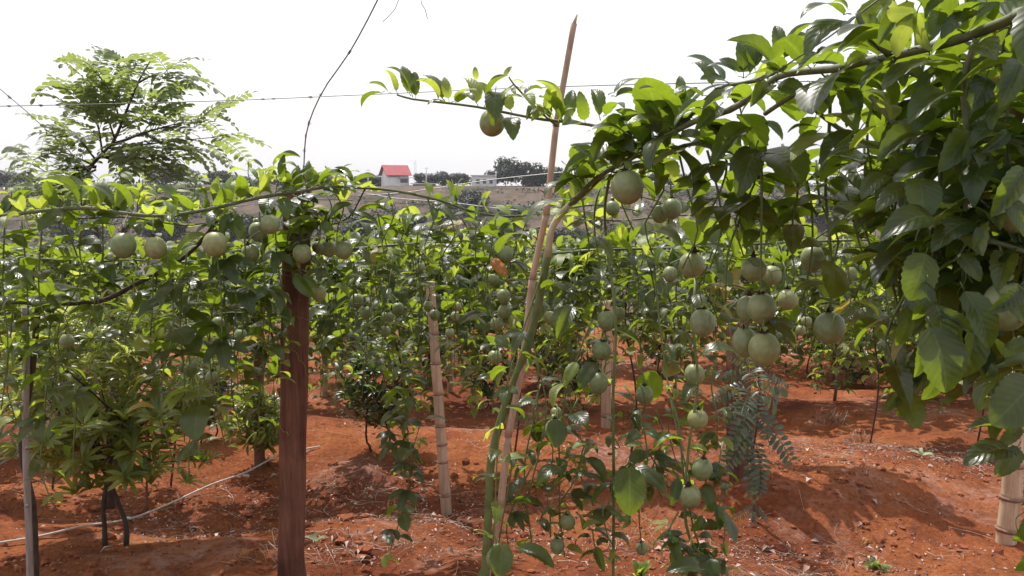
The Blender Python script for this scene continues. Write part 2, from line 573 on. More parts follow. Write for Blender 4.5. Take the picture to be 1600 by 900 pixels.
ys = list(np.arange(-5, 2.4, 0.22)) + list(np.arange(2.4, 6.2, 0.028)) + list(np.arange(6.2, 12, 0.07))
y = 12.0
while y < 620:
    ys.append(y)
    y *= 1.022
ys = [float(v) for v in ys]
NX = 200
gv, gf = [], []
for y in ys:
    half = 4.0 + 1.0 * abs(y)
    for j in range(NX + 1):
        s = -1 + 2 * j / NX
        x = half * (0.62 * s + 0.38 * s ** 3)
        gv.append((x, y, gz(x, y)))
for i in range(len(ys) - 1):
    for j in range(NX):
        a = i * (NX + 1) + j
        gf.append((a, a + 1, a + NX + 2, a + NX + 1))
ground = put('ground', mesh_from('ground', gv, gf, M['soil']))
tag(ground, 'red laterite orchard soil falling away to a valley and brown hillside', 'ground', kind='structure')


def ground_at(px, py):
    """Where the ray through a pixel meets the ground."""
    lo = 1.2
    prev = lo
    while lo < 300:
        p = at(px, py, lo)
        if p.z <= gz(p.x, p.y):
            a, b = prev, lo
            for _ in range(24):
                c = (a + b) / 2
                p = at(px, py, c)
                if p.z <= gz(p.x, p.y):
                    b = c
                else:
                    a = c
            p = at(px, py, b)
            return Vector((p.x, p.y, gz(p.x, p.y)))
        prev = lo
        lo *= 1.01
    return at(px, py, 160)


# ------------------------------------------------------------------ leaf shapes
def blade(L=1.0, W=0.3, arch=0.9, fold=0.35, curl=0.25, serr=0.05, nr=14, nc=3, pet=0.14, seed=0, ang=0.0, drop=0.0, wavy=0.06, base=0.5, tip=0.8):
    """An ovate blade whose base-to-tip chord lies on +Y, arched towards +Z."""
    r = random.Random(seed)
    ph = r.uniform(0, 6)
    # arch
    cy, cz, yy, zz = [], [], 0.0, 0.0
    for i in range(nr + 1):
        cy.append(yy)
        cz.append(zz)
        h = arch * (0.5 - (i + .5) / nr)
        yy += math.cos(h) / nr
        zz += math.sin(h) / nr
    k = 1.0 / cy[-1]
    mx = max(((i / 200) ** base) * ((1 - i / 200) ** tip) for i in range(201))
    v, f, uv = [], [], []
    ca, sa = math.cos(ang), math.sin(ang)
    for i in range(nr + 1):
        t = i / nr
        w = W * (t ** base) * ((1 - t) ** tip) / mx
        for j in range(-nc, nc + 1):
            u = j / nc
            e = 1 + (serr * (1 if i % 2 else -1) if abs(j) == nc and 0 < i < nr else 0)
            x = u * w * math.cos(fold) * e
            z = cz[i] * k * L + abs(u) * w * math.sin(fold) - u * u * curl * w + wavy * w * abs(u) * math.sin(t * 9 + ph + (1.5 if u > 0 else 0))
            y = cy[i] * k * L + abs(u) * w * 0.12
            z += drop * y
            v.append((x * ca + y * sa, pet + (y * ca - x * sa), z))
            uv.append((0.5 + u / 2, t))
    n = 2 * nc + 1
    for i in range(nr):
        for j in range(n - 1):
            a = i * n + j
            f.append((a, a + 1, a + n + 1, a + n))
    return v, f, uv


def join(parts):
    v, f, uv = [], [], []
    for pv, pf, pu in parts:
        o = len(v)
        v += [tuple(p) for p in pv]
        f += [tuple(i + o for i in q) for q in pf]
        uv += list(pu)
    return v, f, uv


def petiole(pet, r=0.012):
    v, f = tube_geo([Vector((0, 0, 0)), Vector((0, pet * .55, pet * .12)), Vector((0, pet + .02, 0.0))], r, r * .8, 4)
    return v, f, [(0.5, 0.02)] * len(v)


LEAF = {'leaf': [], 'young': [], 'row': [], 'old': []}
for k in range(9):
    b = blade(1 - .14, R.uniform(.19, .255), R.uniform(.9, 2.0), R.uniform(.3, .8), R.uniform(.1, .45), .05, 14, 3, .14, k, base=R.uniform(.42, .55), tip=R.uniform(.7, .9))
    g = join([b, petiole(.14)])
    for mt in ('leaf', 'young', 'old'):
        LEAF[mt].append(mesh_from('ovate_leaf', *g[:2], M[mt], g[2]))
for k in range(5):
    ar = R.uniform(.6, 1.4)
    ps = [blade(.84, .165, ar, .3, .2, .05, 11, 2, .16, k, 0, 0, base=.62)]
    for s in (-1, 1):
        ps.append(blade(.66, .135, ar * .9, .3, .2, .05, 10, 2, .155, k + s * 3, s * R.uniform(.72, .95), -.10, base=.62))
    g = join(ps + [petiole(.16)])
    for mt in ('leaf', 'young', 'old'):
        LEAF[mt].append(mesh_from('three_lobed_leaf', *g[:2], M[mt], g[2]))
for k in range(3):
    g = join([blade(.88, .31 + .02 * k, .5 + .3 * k, .2 + .1 * k, .12, .045, 16, 3, .12, 60 + k, base=.45, tip=.72), petiole(.12)])
    for mt in ('leaf', 'young', 'old'):
        LEAF[mt].append(mesh_from('broad_leaf', *g[:2], M[mt], g[2]))
for k in range(7):
    if k < 5:
        g = join([blade(.88, R.uniform(.2, .26), R.uniform(.8, 1.8), R.uniform(.3, .7), .2, 0, 6, 1, .12, k + 40)])
    else:
        g = join([blade(.84, .18, 1, .3, 0, 0, 5, 1, .16, k, 0, 0), blade(.62, .15, 1, .3, 0, 0, 4, 1, .155, k, .85, -.1), blade(.62, .15, 1, .3, 0, 0, 4, 1, .155, k, -.85, -.1)])
    LEAF['row'].append(mesh_from('row_leaf', *g[:2], M['row'], g[2]))
N_OV = 9

# ------------------------------------------------------------------ where the fruit hang
GRP = 'green passion fruit hanging in the trellis'
FRUIT = [
    # px, py, diameter px, distance (None: from usual size), label
    (193, 383, 39, 2.35, 'leftmost large green passion fruit hanging under the long grey cane'),
    (243, 387, 34, 2.37, 'green passion fruit second from left under the long grey cane'),
    (336, 381, 38, 2.36, 'large green passion fruit third from left under the long grey cane'),
    (422, 350, 30, 2.45, 'small high passion fruit with yellow-green bract just left of the timber post'),
    (403, 362, 29, 2.62, 'shaded passion fruit half hidden behind the high one left of the timber post'),
    (391, 396, 29, 2.6, 'shaded passion fruit lowest of the three left of the timber post'),
    (472, 396, 30, 2.6, 'passion fruit hanging right in front of the timber post'),
    (513, 389, 25, 2.75, 'passion fruit half hidden beside another right of the timber post'),
    (537, 390, 28, 2.66, 'rightmost of the passion fruit cluster beside the timber post'),
    (497, 386, 20, 2.9, 'small passion fruit peeping out behind the cluster beside the timber post'),
    (376, 525, 22, 3.0, 'small dim passion fruit in the leaves left of the timber post at mid height'),
    (341, 505, 21, 3.0, 'small dim passion fruit deep in leaves below the third large left fruit'),
    (105, 533, 22, 3.0, 'dim passion fruit in the shade near the far left edge'),
    (331, 590, 22, 2.9, 'small passion fruit low in the dark leaves above the hose'),
    (498, 458, 24, 2.75, 'dark passion fruit tucked behind leaves at right edge of the timber post'),
    (558, 469, 22, 3.5, 'leftmost passion fruit of the loose cluster right of the timber post'),
    (572, 489, 20, 3.5, 'second passion fruit of the loose cluster right of the timber post'),
    (605, 497, 22, 3.45, 'passion fruit above the lowest one in the loose cluster near the leaning bamboo'),
    (602, 518, 18, 3.6, 'lowest passion fruit of the loose cluster near the leaning bamboo'),
    (622, 482, 20, 3.5, 'passion fruit at right of the loose cluster left of the leaning bamboo'),
    (669, 478, 16, 3.6, 'small passion fruit at the top left of the leaning bamboo post'),
    (679, 492, 18, 3.5, 'passion fruit hiding the top of the leaning bamboo post'),
    (658, 417, 13, 4.5, 'tiny far passion fruit above the leaning bamboo post'),
    (703, 520, 15, 4.2, 'tiny passion fruit lowest right of the leaning bamboo top'),
    (717, 479, 15, 4.2, 'tiny passion fruit highest right of the leaning bamboo top'),
    (711, 494, 15, 4.3, 'tiny passion fruit between two others right of the leaning bamboo top'),
    (789, 397, 27, 2.7, 'passion fruit beside the dry orange leaf left of the thin stake'),
    (771, 437, 19, 3.2, 'small passion fruit just below the dry orange leaf'),
    (787, 463, 23, 3.0, 'upper passion fruit of the string below the dry orange leaf'),
    (788, 486, 22, 3.0, 'middle passion fruit of the string below the dry orange leaf'),
    (776, 506, 21, 3.0, 'lower left passion fruit of the string below the dry orange leaf'),
    (773, 558, 23, 2.9, 'lone passion fruit low to the left of the thin stake'),
    (859, 496, 20, 3.0, 'passion fruit half hidden right behind the thin stake'),
    (769, 192, 42, 1.92, 'passion fruit hanging alone against the white sky at the branch'),
    (980, 292, 52, 1.74, 'largest clear passion fruit near the middle right below the cane fork'),
    (957, 325, 24, 2.5, 'small passion fruit just below left of the largest clear one'),
    (1031, 334, 28, 2.1, 'orange-bottomed passion fruit tucked left behind its twin'),
    (1050, 326, 31, 2.05, 'right twin of the passion fruit pair right of the largest clear one'),
    (1047, 428, 24, 2.4, 'shaded passion fruit just left of the bright fruit with pale bract'),
    (1081, 414, 41, 1.9, 'bright passion fruit with pale bract above the long fruit string'),
    (1098, 504, 41, 1.85, 'bright passion fruit below the bracted one on the right'),
    (1178, 420, 41, 1.72, 'shaded passion fruit above the four-fruit bunch on the right'),
    (1190, 481, 46, 1.62, 'upper right passion fruit of the dark bunch of four'),
    (1170, 482, 42, 1.70, 'upper left passion fruit of the dark bunch of four'),
    (1164, 535, 43, 1.66, 'lower left passion fruit of the dark bunch of four'),
    (1194, 545, 51, 1.56, 'lowest and largest passion fruit of the dark bunch of four'),
    (1296, 512, 49, 1.58, 'passion fruit hanging alone right of the bunch of four'),
    (1272, 404, 43, 1.75, 'passion fruit partly covered by a dark leaf above the lone one'),
    (1327, 428, 24, 2.5, 'small sunlit passion fruit right of the leaf-covered one'),
    (1231, 468, 32, 2.1, 'orange-tinted passion fruit behind the light leaves right of the bunch'),
    (1206, 430, 30, 2.2, 'dark passion fruit hidden behind the shoot right of the shaded one'),
    (1260, 502, 17, 3.4, 'tiny passion fruit upper one between bunch of four and lone fruit'),
    (1251, 516, 16, 3.5, 'tiny passion fruit lower one between bunch of four and lone fruit'),
    (1393, 418, 52, 1.5, 'grey-green passion fruit behind the big dark leaves on the right'),
    (1432, 392, 50, 1.4, 'passion fruit under the broad dark leaf on the right'),
    (1432, 572, 42, 1.45, 'dark passion fruit behind the lowest big leaf cluster on the right'),
    (1572, 478, 72, 1.06, 'very near passion fruit under a dark leaf at the right edge'),
    (1592, 328, 72, 1.05, 'very near passion fruit cut by the right edge among dark leaves'),
    (948, 501, 31, 2.5, 'topmost passion fruit of the string right of the thin stake'),
    (940, 548, 31, 2.5, 'second passion fruit from the top in the string right of the stake'),
    (935, 598, 33, 2.45, 'lowest passion fruit in the string right of the thin stake'),
    (1007, 617, 30, 2.5, 'passion fruit with a large dark leaf behind it left of the long string'),
    (1085, 585, 32, 2.2, 'uppermost passion fruit in the long low string right of centre'),
    (1090, 655, 34, 2.14, 'second passion fruit down the long low string right of centre'),
    (1097, 733, 35, 2.1, 'third passion fruit down the long low string right of centre'),
    (1077, 775, 39, 2.08, 'lowest passion fruit of the long low string between broad leaves'),
    (887, 815, 26, 2.3, 'upper of two low green passion fruit above the soil near centre'),
    (871, 853, 25, 2.3, 'lower of two low green passion fruit above the soil near centre'),
    (778, 874, 40, 2.05, 'passion fruit covered by a broad leaf at the foot of the trunk'),
    (1003, 857, 21, 2.35, 'small bright passion fruit dangling lowest on a bare stem'),
    (868, 672, 36, 2.3, 'passion fruit behind a dark glossy leaf right of the trunk'),
    (869, 645, 20, 2.4, 'small passion fruit just above the one behind a glossy leaf'),
    (966, 490, 22, 2.7, 'passion fruit half hidden behind the straight green stem'),
]


def proj(p):
    """Photo pixel and distance ahead of a world point."""
    q = p - EYE
    z = q.y * math.cos(PITCH) - q.z * math.sin(PITCH)
    if z < .05:
        return -9e9, -9e9, q.y
    v = q.y * math.sin(PITCH) + q.z * math.cos(PITCH)
    return 800 + F * q.x / z, 450 - F * v / z, q.y


CLEAR = [(f[0], f[1], f[2] * .48, f[3]) for f in FRUIT if f[3] > 1.5] + [(625, 277, 34, 100.0)]


def in_the_way(p, s):
    """Would a leaf here grow right in front of a fruit?"""
    x, y, dd_ = proj(p)
    for fx, fy, fr, fd in CLEAR:
        if dd_ < fd + .03 and abs(x - fx) < 120:
            if math.hypot(x - fx, y - fy) < fr + .24 * s * F / max(dd_, .3):
                return True
    return False


STEMS = []            # (point, vine, is_cane) samples that fruit stalks can hang from


def leaf_obj(parent, base, d, nrm, size, kind='leaf', lobed=False, idx=None, name='leaf'):
    pool = LEAF[kind]
    if kind == 'row':
        me = pool[R.randrange(len(pool))] if idx is None else pool[idx]
    elif idx is not None:
        me = pool[idx]
    else:
        me = pool[N_OV + R.randrange(len(pool) - N_OV)] if lobed else pool[R.randrange(N_OV)]
    o = put(name, me, parent, base - wpos_c(parent), frame(d, nrm), size)
    return o


def wpos_c(o):
    k = o.name
    if k not in WORLD:
        WORLD[k] = wpos(o)
    return WORLD[k]


def rvec(s=1.0):
    return Vector((R.uniform(-s, s), R.uniform(-s, s), R.uniform(-s, s)))


def dress(st, sm, spacing, size, kind='leaf', lob=.25, tipyoung=.15, start=.02, end=1.0, up=None, taper=.55, skip=0.0, young=0.06):
    """Leaves along a stem, alternating; hanging stems droop them, lying stems lift them."""
    L = sum((sm[i + 1] - sm[i]).length for i in range(len(sm) - 1))
    size *= 1.25
    spacing *= .72
    acc, nxt, phi, side = 0.0, start * L, R.uniform(0, 6.28), 1
    cnt = 0
    for i in range(len(sm) - 1):
        seg = (sm[i + 1] - sm[i]).length
        while acc + seg >= nxt and nxt <= end * L:
            t = (sm[i + 1] - sm[i]).normalized()
            p = sm[i].lerp(sm[i + 1], (nxt - acc) / max(seg, 1e-6))
            f = nxt / L
            nxt += spacing * R.uniform(.7, 1.35)
            if R.random() < skip:
                continue
            if abs(t.z) > .6:
                phi += 2.4 + R.uniform(-.6, .6)
                o = Vector((math.cos(phi), math.sin(phi), 0))
                d = o + Vector((0, 0, R.uniform(-.95, .1)))
            else:
                side = -side
                o = t.cross(Vector((0, 0, 1))).normalized() * side
                d = o * R.uniform(.5, 1) + Vector((0, 0, R.uniform(-.3, .8) if up is None else R.uniform(*up))) + t * R.uniform(-.5, .5)
            nrm = Vector((0, 0, 1)) + o * .45 + rvec(.45)
            s = size * R.uniform(.75, 1.2) * (1 - taper * max(0, (f - .55) / .45) ** 1.5)
            if in_the_way(p + d.normalized() * s * .6, s):
                continue
            kd = kind
            if kind == 'leaf' and (f > 1 - tipyoung or R.random() < young):
                kd = 'young'
            elif kind == 'leaf' and R.random() < .02:
                kd = 'old'
            leaf_obj(st, p, d, nrm, s, kd, R.random() < lob)
            cnt += 1
        acc += seg
    return cnt


def stem(vine, pts, r0, r1, mt='stem', name='shoot', cane=False, sides=6, step=.03, wob=.05):
    sm = catmull(pts, step)
    o = tube(name, sm, r0, r1, M[mt], vine, sides=sides, wob=wob, seed=len(STEMS))
    for p in sm[::2]:
        STEMS.append((p, vine, cane))
    return o, sm


TENDRIL = []
for k in range(3):
    pts = []
    for i in range(40):
        t = i / 39
        a = t * 22
        rr = .03 * min(1, t * 2)
        pts.append(Vector((rr * math.cos(a), t * .9, rr * math.sin(a) - t * t * .3 * k)))
    v, f = tube_geo(pts, .008, .005, 3)
    TENDRIL.append(mesh_from('tendril', v, f, M['young']))


def hang(vine, px, y0, y1, D, size=.095, spacing=.05, lean=0.0, dD=0.0, kind='leaf', lob=.42, r=.0028, sway=.035, start=.05, skip=0, young=.06, tip=.15):
    """A shoot hanging from pixel row y0 to y1."""
    a, b = at(px, y0, D), at(px + lean, y1, D + dD)
    pts = [a]
    n = 3
    for i in range(1, n):
        pts.append(a.lerp(b, i / n) + Vector((R.uniform(-sway, sway), R.uniform(-sway, sway), 0)))
    pts.append(b)
    o, sm = stem(vine, pts, r, r * .6)
    dress(o, sm, spacing, size, kind, lob, start=start, skip=skip, young=young, tipyoung=tip)
    for _ in range(2 if kind == 'leaf' else 0):
        k = R.randrange(len(sm) // 3, len(sm) - 1)
        put('tendril', TENDRIL[R.randrange(3)], o, sm[k] - wpos_c(o), frame(Vector((R.uniform(-1, 1), R.uniform(-.5, .5), -.3)), Vector((0, 0, 1))), R.uniform(.08, .16))
    return o


def hand_leaf(st, bx, by, tx, ty, D, dD=0.0, face=0.5, kind='leaf', idx=None, lobed=False, roll=0.0):
    """A leaf whose base and tip are seen at two pixels; face 0 = upper side to the sky, 1 = to the camera."""
    a, b = at(bx, by, D), at(tx, ty, D + dD)
    d = b - a
    side = d.cross(Vector((0, 1, 0)))
    nrm = Vector((0, 0, 1)) * (1 - abs(face)) + Vector((0, -1, 0)) * face + Vector((roll, 0, 0)) + rvec(.1)
    return leaf_obj(st, a, d, nrm, d.length, kind, lobed, idx)


# ------------------------------------------------------------------ posts and stakes
def bamboo(name, p0, p1, r0, r1, n, mt, label, cat='post', seed=0, wob=.35):
    """A culm of n internodes with ridged joints."""
    rr = random.Random(seed)
    root = thing(name, p0, label, cat)
    p0, p1 = Vector(p0), Vector(p1)
    ts = [0.0]
    for i in range(n):
        ts.append(ts[-1] + 1 + rr.uniform(-wob, wob))
    ts = [t / ts[-1] for t in ts]
    ax = (p1 - p0)
    bend = Vector((rr.uniform(-1, 1), rr.uniform(-1, 1), 0)) * ax.length * .004
    kn = [p0 + ax * t + (bend * (1 if i % 2 else -1) if 0 < i < n else Vector((0, 0, 0))) for i, t in enumerate(ts)]
    for i in range(n):
        a, b = kn[i], kn[i + 1]
        ra, rb = r0 + (r1 - r0) * ts[i], r0 + (r1 - r0) * ts[i + 1]
        m = 8
        pts = [a.lerp(b, q / m) for q in range(m + 1)]
        tube('culm_segment', pts, lambda k, ra=ra, rb=rb: (ra + (rb - ra) * k) * (1 + .06 * (abs(2 * k - 1) ** 6)), 0, M[mt], root, sides=14)
        if i:
            d = (b - a).normalized()
            tube('node_ring', [a - d * ra * .22, a - d * ra * .08, a + d * ra * .05, a + d * ra * .2],
                 lambda k, ra=ra: ra * (1.09 + .10 * math.sin(math.pi * k)), 0, M['node'], root, sides=14)
    return root


def timber(name, p0, p1, wx, wy, rot, mt, label, seed=0, cat='post', splits=True):
    """A sawn post: rough edges, a split down its face."""
    rr = random.Random(seed)
    root = thing(name, p0, label, cat)
    ax = Vector(p1) - Vector(p0)
    n = 26
    v, f = [], []
    for i in range(n + 1):
        c = ax * (i / n)
        prof = []
        ch = .10
        wv = 1 + .05 * noise.noise(Vector((i * .22, seed, 0)))
        ox = .004 * noise.noise(Vector((i * .3, seed, 9)))
        for sx, sy in ((-1, -1), (1, -1), (1, 1), (-1, 1)):
            for q in ((0, 1), (1, 0)) if sx * sy > 0 else ((1, 0), (0, 1)):
                prof.append((sx * wx / 2 * (1 - ch * q[0]), sy * wy / 2 * (1 - ch * q[1])))
        for x, y in prof:
            x = x * wv * (1 + rr.uniform(-.022, .022)) + ox
            y *= 1 + rr.uniform(-.018, .018)
            v.append((c.x + x * math.cos(rot) - y * math.sin(rot), c.y + x * math.sin(rot) + y * math.cos(rot), c.z + (rr.uniform(-.006, .006) if i == n else 0)))
        if i:
            for s in range(8):
                a, b = (i - 1) * 8, i * 8
                f.append((a + s, a + (s + 1) % 8, b + (s + 1) % 8, b + s))
    f.append(tuple(range(8))[::-1])
    f.append(tuple(range(n * 8, n * 8 + 8)))
    put('shaft', mesh_from('shaft', v, f, M[mt], smooth=False), root)
    return root


# ------------------------------------------------------------------ trellis posts, stakes and wires
def gp(x, y, sink=.06):
    return Vector((x, y, gz(x, y) - sink))


def post_at(px, py_base, py_top, dx=0, sink=.08):
    """Foot on the ground at a pixel; top above it at pixel row py_top."""
    g = ground_at(px, py_base)
    t = at(px + dx, py_top, g.y)
    return Vector((g.x, g.y, g.z - sink)), t


b0 = at(455, 900, 2.85)
pt = at(465, 275, 2.85)
dirp = (pt - b0)
k = (b0.z - gz(b0.x, b0.y) + .15) / dirp.z
tp_ = timber('timber_post', b0 - dirp * k, pt, .094, .085, .22, 'postwood', 'thick square red-brown timber post standing in the left foreground vines', 3)

for yy in (300, 425, 432):
    c_ = at(458 if yy > 400 else 464, yy, 2.85)
    ring = []
    for q in range(17):
        an = q / 16 * math.tau + .22
        # follow the square section
        ux, uy = math.cos(an), math.sin(an)
        m_ = max(abs(ux), abs(uy))
        x_, y_ = ux / m_ * .0495, uy / m_ * .0455
        ring.append(c_ + Vector((x_ * math.cos(.22) - y_ * math.sin(.22), x_ * math.sin(.22) + y_ * math.cos(.22), .012 * math.sin(q * .8))))
    tube('wire_tie', ring, .0016, .0016, M['wire'], tp_, sides=5)
p0, p1 = post_at(699, 803, 440, dx=-27)
bamboo('bamboo_post', p0, p1, .030, .024, 9, 'bamboo_red', 'slender jointed bamboo post leaning left in the middle of the bare soil', seed=2)
p0, p1 = post_at(1572, 848, 560, dx=28)
bamboo('bamboo_post', p0, p1, .046, .043, 6, 'bamboo', 'thick pale bamboo post at the right edge of the picture', seed=5)
s0, s1 = at(778, 800, 2.2), at(897, 36, 1.98)
dd = s1 - s0
k = (s0.z - gz(s0.x, s0.y) + .05) / dd.z
stake = bamboo('bamboo_stake', s0 - dd * k, s1, .0125, .0072, 9, 'bamboo_red', 'tall thin bamboo stake leaning right, its tip alone against the sky', 'stake', seed=11)
tipd = dd.normalized()
tube('split_tip', [s1 - tipd * .002, s1 + tipd * .02 + Vector((.004, 0, 0))], .005, .002, M['bamboo'], stake, sides=6)
for t in (.60, .69):
    c = s0 + dd * t
    tube('side_stub', [c, c + Vector((-.018, 0, .012))], .004, .002, M['node'], stake, sides=5)

p = at(41, 560, 2.75)
q = at(42, 900, 2.75)
k = (q.z - gz(q.x, q.y) + .08)
st = thing('wooden_stake', (q.x, q.y, q.z - k), 'thin grey wooden stick standing at the far left edge', 'stake')
tube('stick', catmull([(q.x, q.y, q.z - k), at(44, 800, 2.75), at(40, 690, 2.75), p, at(38, 480, 2.75)], .06), .0125, .010, M['greywood'], st, sides=9, wob=.06)
for tpos in (700, 790):
    c = at(42, tpos, 2.745)
    tube('knot', [c, c + Vector((.012, -.016, .008))], .008, .004, M['greywood'], st, sides=6)

BACKPOSTS = [
    (78, 735, 560, 0, .040, 'bamboo_red', 'short tan bamboo post behind the bushy shrub at far left'),
    (946, 668, 470, 4, .042, 'bamboo_red', 'stout bamboo post behind the hanging fruit right of the thin stake'),
    (507, 618, 455, 2, .030, 'bamboo_red', 'thin far post just right of the red-brown timber post'),
    (703, 612, 460, 0, .028, 'bamboo_red', 'far thin post seen beyond the leaning bamboo post'),
    (405, 730, 470, -2, .034, 'redbark', 'dark red-brown post in shade just left of the timber post'),
    (1302, 602, 450, 2, .026, 'redbark', 'thin dark far post in the shade under the right-hand fruit'),
]
for i, (px, pb, ptop, dx, rr_, mt, lab) in enumerate(BACKPOSTS):
    a, b = post_at(px, pb, ptop, dx)
    bamboo('row_post', a, b, rr_, rr_ * .92, 5, mt, lab, seed=20 + i)
a, b = post_at(1153, 742, 470)
timber('timber_post', a, b, .10, .09, .1, 'postwood', 'red-brown timber post behind the grey-green feathery sapling', 9)

KNOT = []
for k in range(3):
    v, f = tube_geo([Vector((math.cos(t * 2.4) * .5, t * .28 - 1.1, math.sin(t * 2.4) * .5)) for t in [i * .45 for i in range(18)]], .22, .22, 4)
    v2, f2 = tube_geo([Vector((0, 0, 0)), Vector((.8, .3, -1.2 - k * .4))], .16, .1, 4)
    o = len(v)
    KNOT.append(mesh_from('knot', v + v2, f + [tuple(i + o for i in q) for q in f2], M['wire']))


def wire(pts, label, r=.0013, mt='wire', knots=(), sag=0, ks=.007):
    P = [at(*p) for p in pts]
    sm = catmull(P, .06)
    root = thing('trellis_wire', P[0], label, 'wire')
    tube('strand', sm, r, r, M[mt], root, sides=5)
    for (kx, ky, kd) in knots:
        c = at(kx, ky, kd)
        j = min(range(len(sm) - 1), key=lambda i: (sm[i] - c).length)
        a, b_ = sm[j], sm[j + 1]
        d = (b_ - a).normalized()
        # nearest point on the two neighbouring spans
        best = None
        for u, w in ((sm[max(j - 1, 0)], sm[j]), (a, b_)):
            e = w - u
            tt = max(0, min(1, (c - u).dot(e) / max(e.dot(e), 1e-9)))
            q_ = u + e * tt
            if best is None or (q_ - c).length < best[0]:
                best = ((q_ - c).length, q_, e.normalized() if e.length > 1e-6 else d)
        put('knot', KNOT[R.randrange(3)], root, best[1] - P[0], frame(best[2], rvec() + Vector((0, 0, .3))), ks * R.uniform(.7, 1.1))
    return root


wire([(-900, 178, 2.8), (-260, 170, 2.7), (0, 166, 2.66), (330, 158, 2.6), (570, 148, 2.5), (800, 138, 2.35), (1040, 131, 2.2), (1350, 126, 2.1), (1900, 118, 1.95), (3400, 100, 1.7)],
     'long straight upper trellis wire crossing the sky from left edge to the right-hand leaves', .0014,
     knots=[(15, 166, 2.66), (64, 164, 2.65), (92, 163, 2.65), (410, 156, 2.57), (428, 155, 2.57), (485, 153, 2.54)], ks=.0055)
wire([(640, -110, 2.3), (590, 0, 2.4), (546, 82, 2.5), (512, 130, 2.56), (490, 172, 2.6), (478, 212, 2.63), (475, 258, 2.65), (472, 320, 2.66), (470, 400, 2.68), (468, 470, 2.7)],
     'rusty knotted wire curving down from the top edge to the timber post', .0022,
     knots=[(546, 82, 2.5), (500, 147, 2.58), (482, 192, 2.62), (476, 212, 2.63), (475, 235, 2.64), (474, 262, 2.65), (473, 300, 2.66), (471, 380, 2.68)], ks=.0075)
wire([(-120, 50, 2.3), (0, 139, 2.35), (75, 205, 2.45), (150, 276, 2.6), (185, 310, 2.65)],
     'slanting wire coming down from the left edge past the feathery tree', .0012, knots=[(14, 152, 2.37), (88, 217, 2.48), (130, 257, 2.57)], ks=.0055)
wire([(-200, 352, 2.6), (0, 346, 2.55), (150, 336, 2.55), (280, 333, 2.55), (400, 318, 2.6), (480, 311, 2.65), (600, 316, 2.7), (720, 322, 2.8), (900, 324, 2.9)],
     'lower trellis wire running along the long grey cane at left', .0012)
wire([(560, 306, 3.4), (640, 300, 3.35), (760, 282, 3.3), (850, 272, 3.2), (960, 262, 3.1)],
     'pale rising wire in front of the distant white buildings', .0022, 'wire_pale')
wire([(560, 300, 3.6), (620, 310, 3.5), (700, 316, 3.4), (830, 330, 3.2), (1000, 330, 3.2)],
     'pale wire dipping below the long cane under the red-roofed house', .0020, 'wire_pale')
wire([(840, 394, 3.0), (960, 389, 2.95), (1130, 383, 2.9), (1260, 377, 2.85), (1400, 372, 2.8), (1700, 362, 2.8), (2400, 345, 2.7)],
     'pale wire at half height behind the fruit right of the stake', .0030, 'wire_pale')
wire([(1180, 126, 1.42), (1200, 120, 1.40), (1298, 56, 1.28), (1345, 20, 1.22), (1400, -20, 1.18), (1500, -90, 1.1)],
     'dark wire slanting up through the top right leaves to the top edge', .0014)
wire([(1150, 288, 2.8), (1310, 272, 2.8), (1420, 264, 2.8), (1700, 250, 2.8), (2400, 225, 2.7)],
     'faint thin wire in the gap of sky on the right above the horizon', .0012, 'wire_pale')
for pts, lab in (([(668, 30, 2.0), (664, 14, 2.0), (655, -14, 2.0)], 'short dark dangling wire end at the top edge'),
                 ([(598, 34, 2.0), (612, 20, 2.0), (625, -6, 2.0)], 'thin grey curl of wire hanging at the top edge')):
    wire([(660, -140, 2.0)] + pts[::-1], lab, .0009)

# ------------------------------------------------------------------ foreground vines
VL = thing('passion_vine', gp(at(50, 900, 2.82).x, 2.82), 'passion fruit vine on the long grey cane left of the timber post', 'vine')
VC = thing('passion_vine', gp(-.02, 2.22), 'passion fruit vine with thick trunk climbing the tall thin stake', 'vine')
VN = thing('passion_vine', gp(at(958, 900, 2.35).x, 2.35), 'passion fruit vine on straight green stem hung with fruit right of the stake', 'vine')
VR = thing('passion_vine', gp(.95, 1.25), 'large dark-leaved passion fruit vine filling the right edge', 'vine')
VP = thing('passion_vine', gp(at(468, 600, 3.0).x, 3.0), 'passion fruit vine trailing right of the timber post above the leaning bamboo', 'vine')

# -- left vine: long cane with wires, old dark branch
c1, s1_ = stem(VL, [at(-140, 345, 2.5), at(0, 337, 2.44), at(70, 329, 2.44), at(140, 325, 2.44), at(200, 334, 2.42), at(260, 337, 2.42), at(330, 326, 2.44), at(400, 310, 2.5), at(475, 298, 2.56),
                    at(520, 292, 2.65), at(600, 296, 2.66), at(650, 304, 2.68)], .0062, .0045, 'cane', 'cane', True, 8)
c2, s2_ = stem(VP, [at(640, 302, 2.68), at(690, 314, 2.7), at(740, 331, 2.72), at(790, 338, 2.75), at(850, 333, 2.8), at(930, 320, 2.85), at(1000, 330, 2.9)], .0046, .003, 'cane', 'cane', True, 8)
c3, s3_ = stem(VL, [at(-60, 470, 2.75), at(40, 472, 2.72), at(110, 474, 2.7), at(165, 468, 2.66), at(215, 442, 2.64), at(262, 418, 2.62), at(300, 392, 2.6), at(340, 345, 2.55)], .0105, .006, 'bark', 'old_branch', True, 8, wob=.12)
c4, s4_ = stem(VL, [at(60, 352, 2.56), at(120, 342, 2.54), at(200, 340, 2.53), at(300, 352, 2.52), at(370, 330, 2.55)], .003, .002, 'cane', 'cane', True)
c5, s5_ = stem(VP, [at(570, 296, 2.66), at(545, 340, 2.64), at(510, 352, 2.62), at(490, 345, 2.62)], .003, .002, 'bark', 'cane', True)
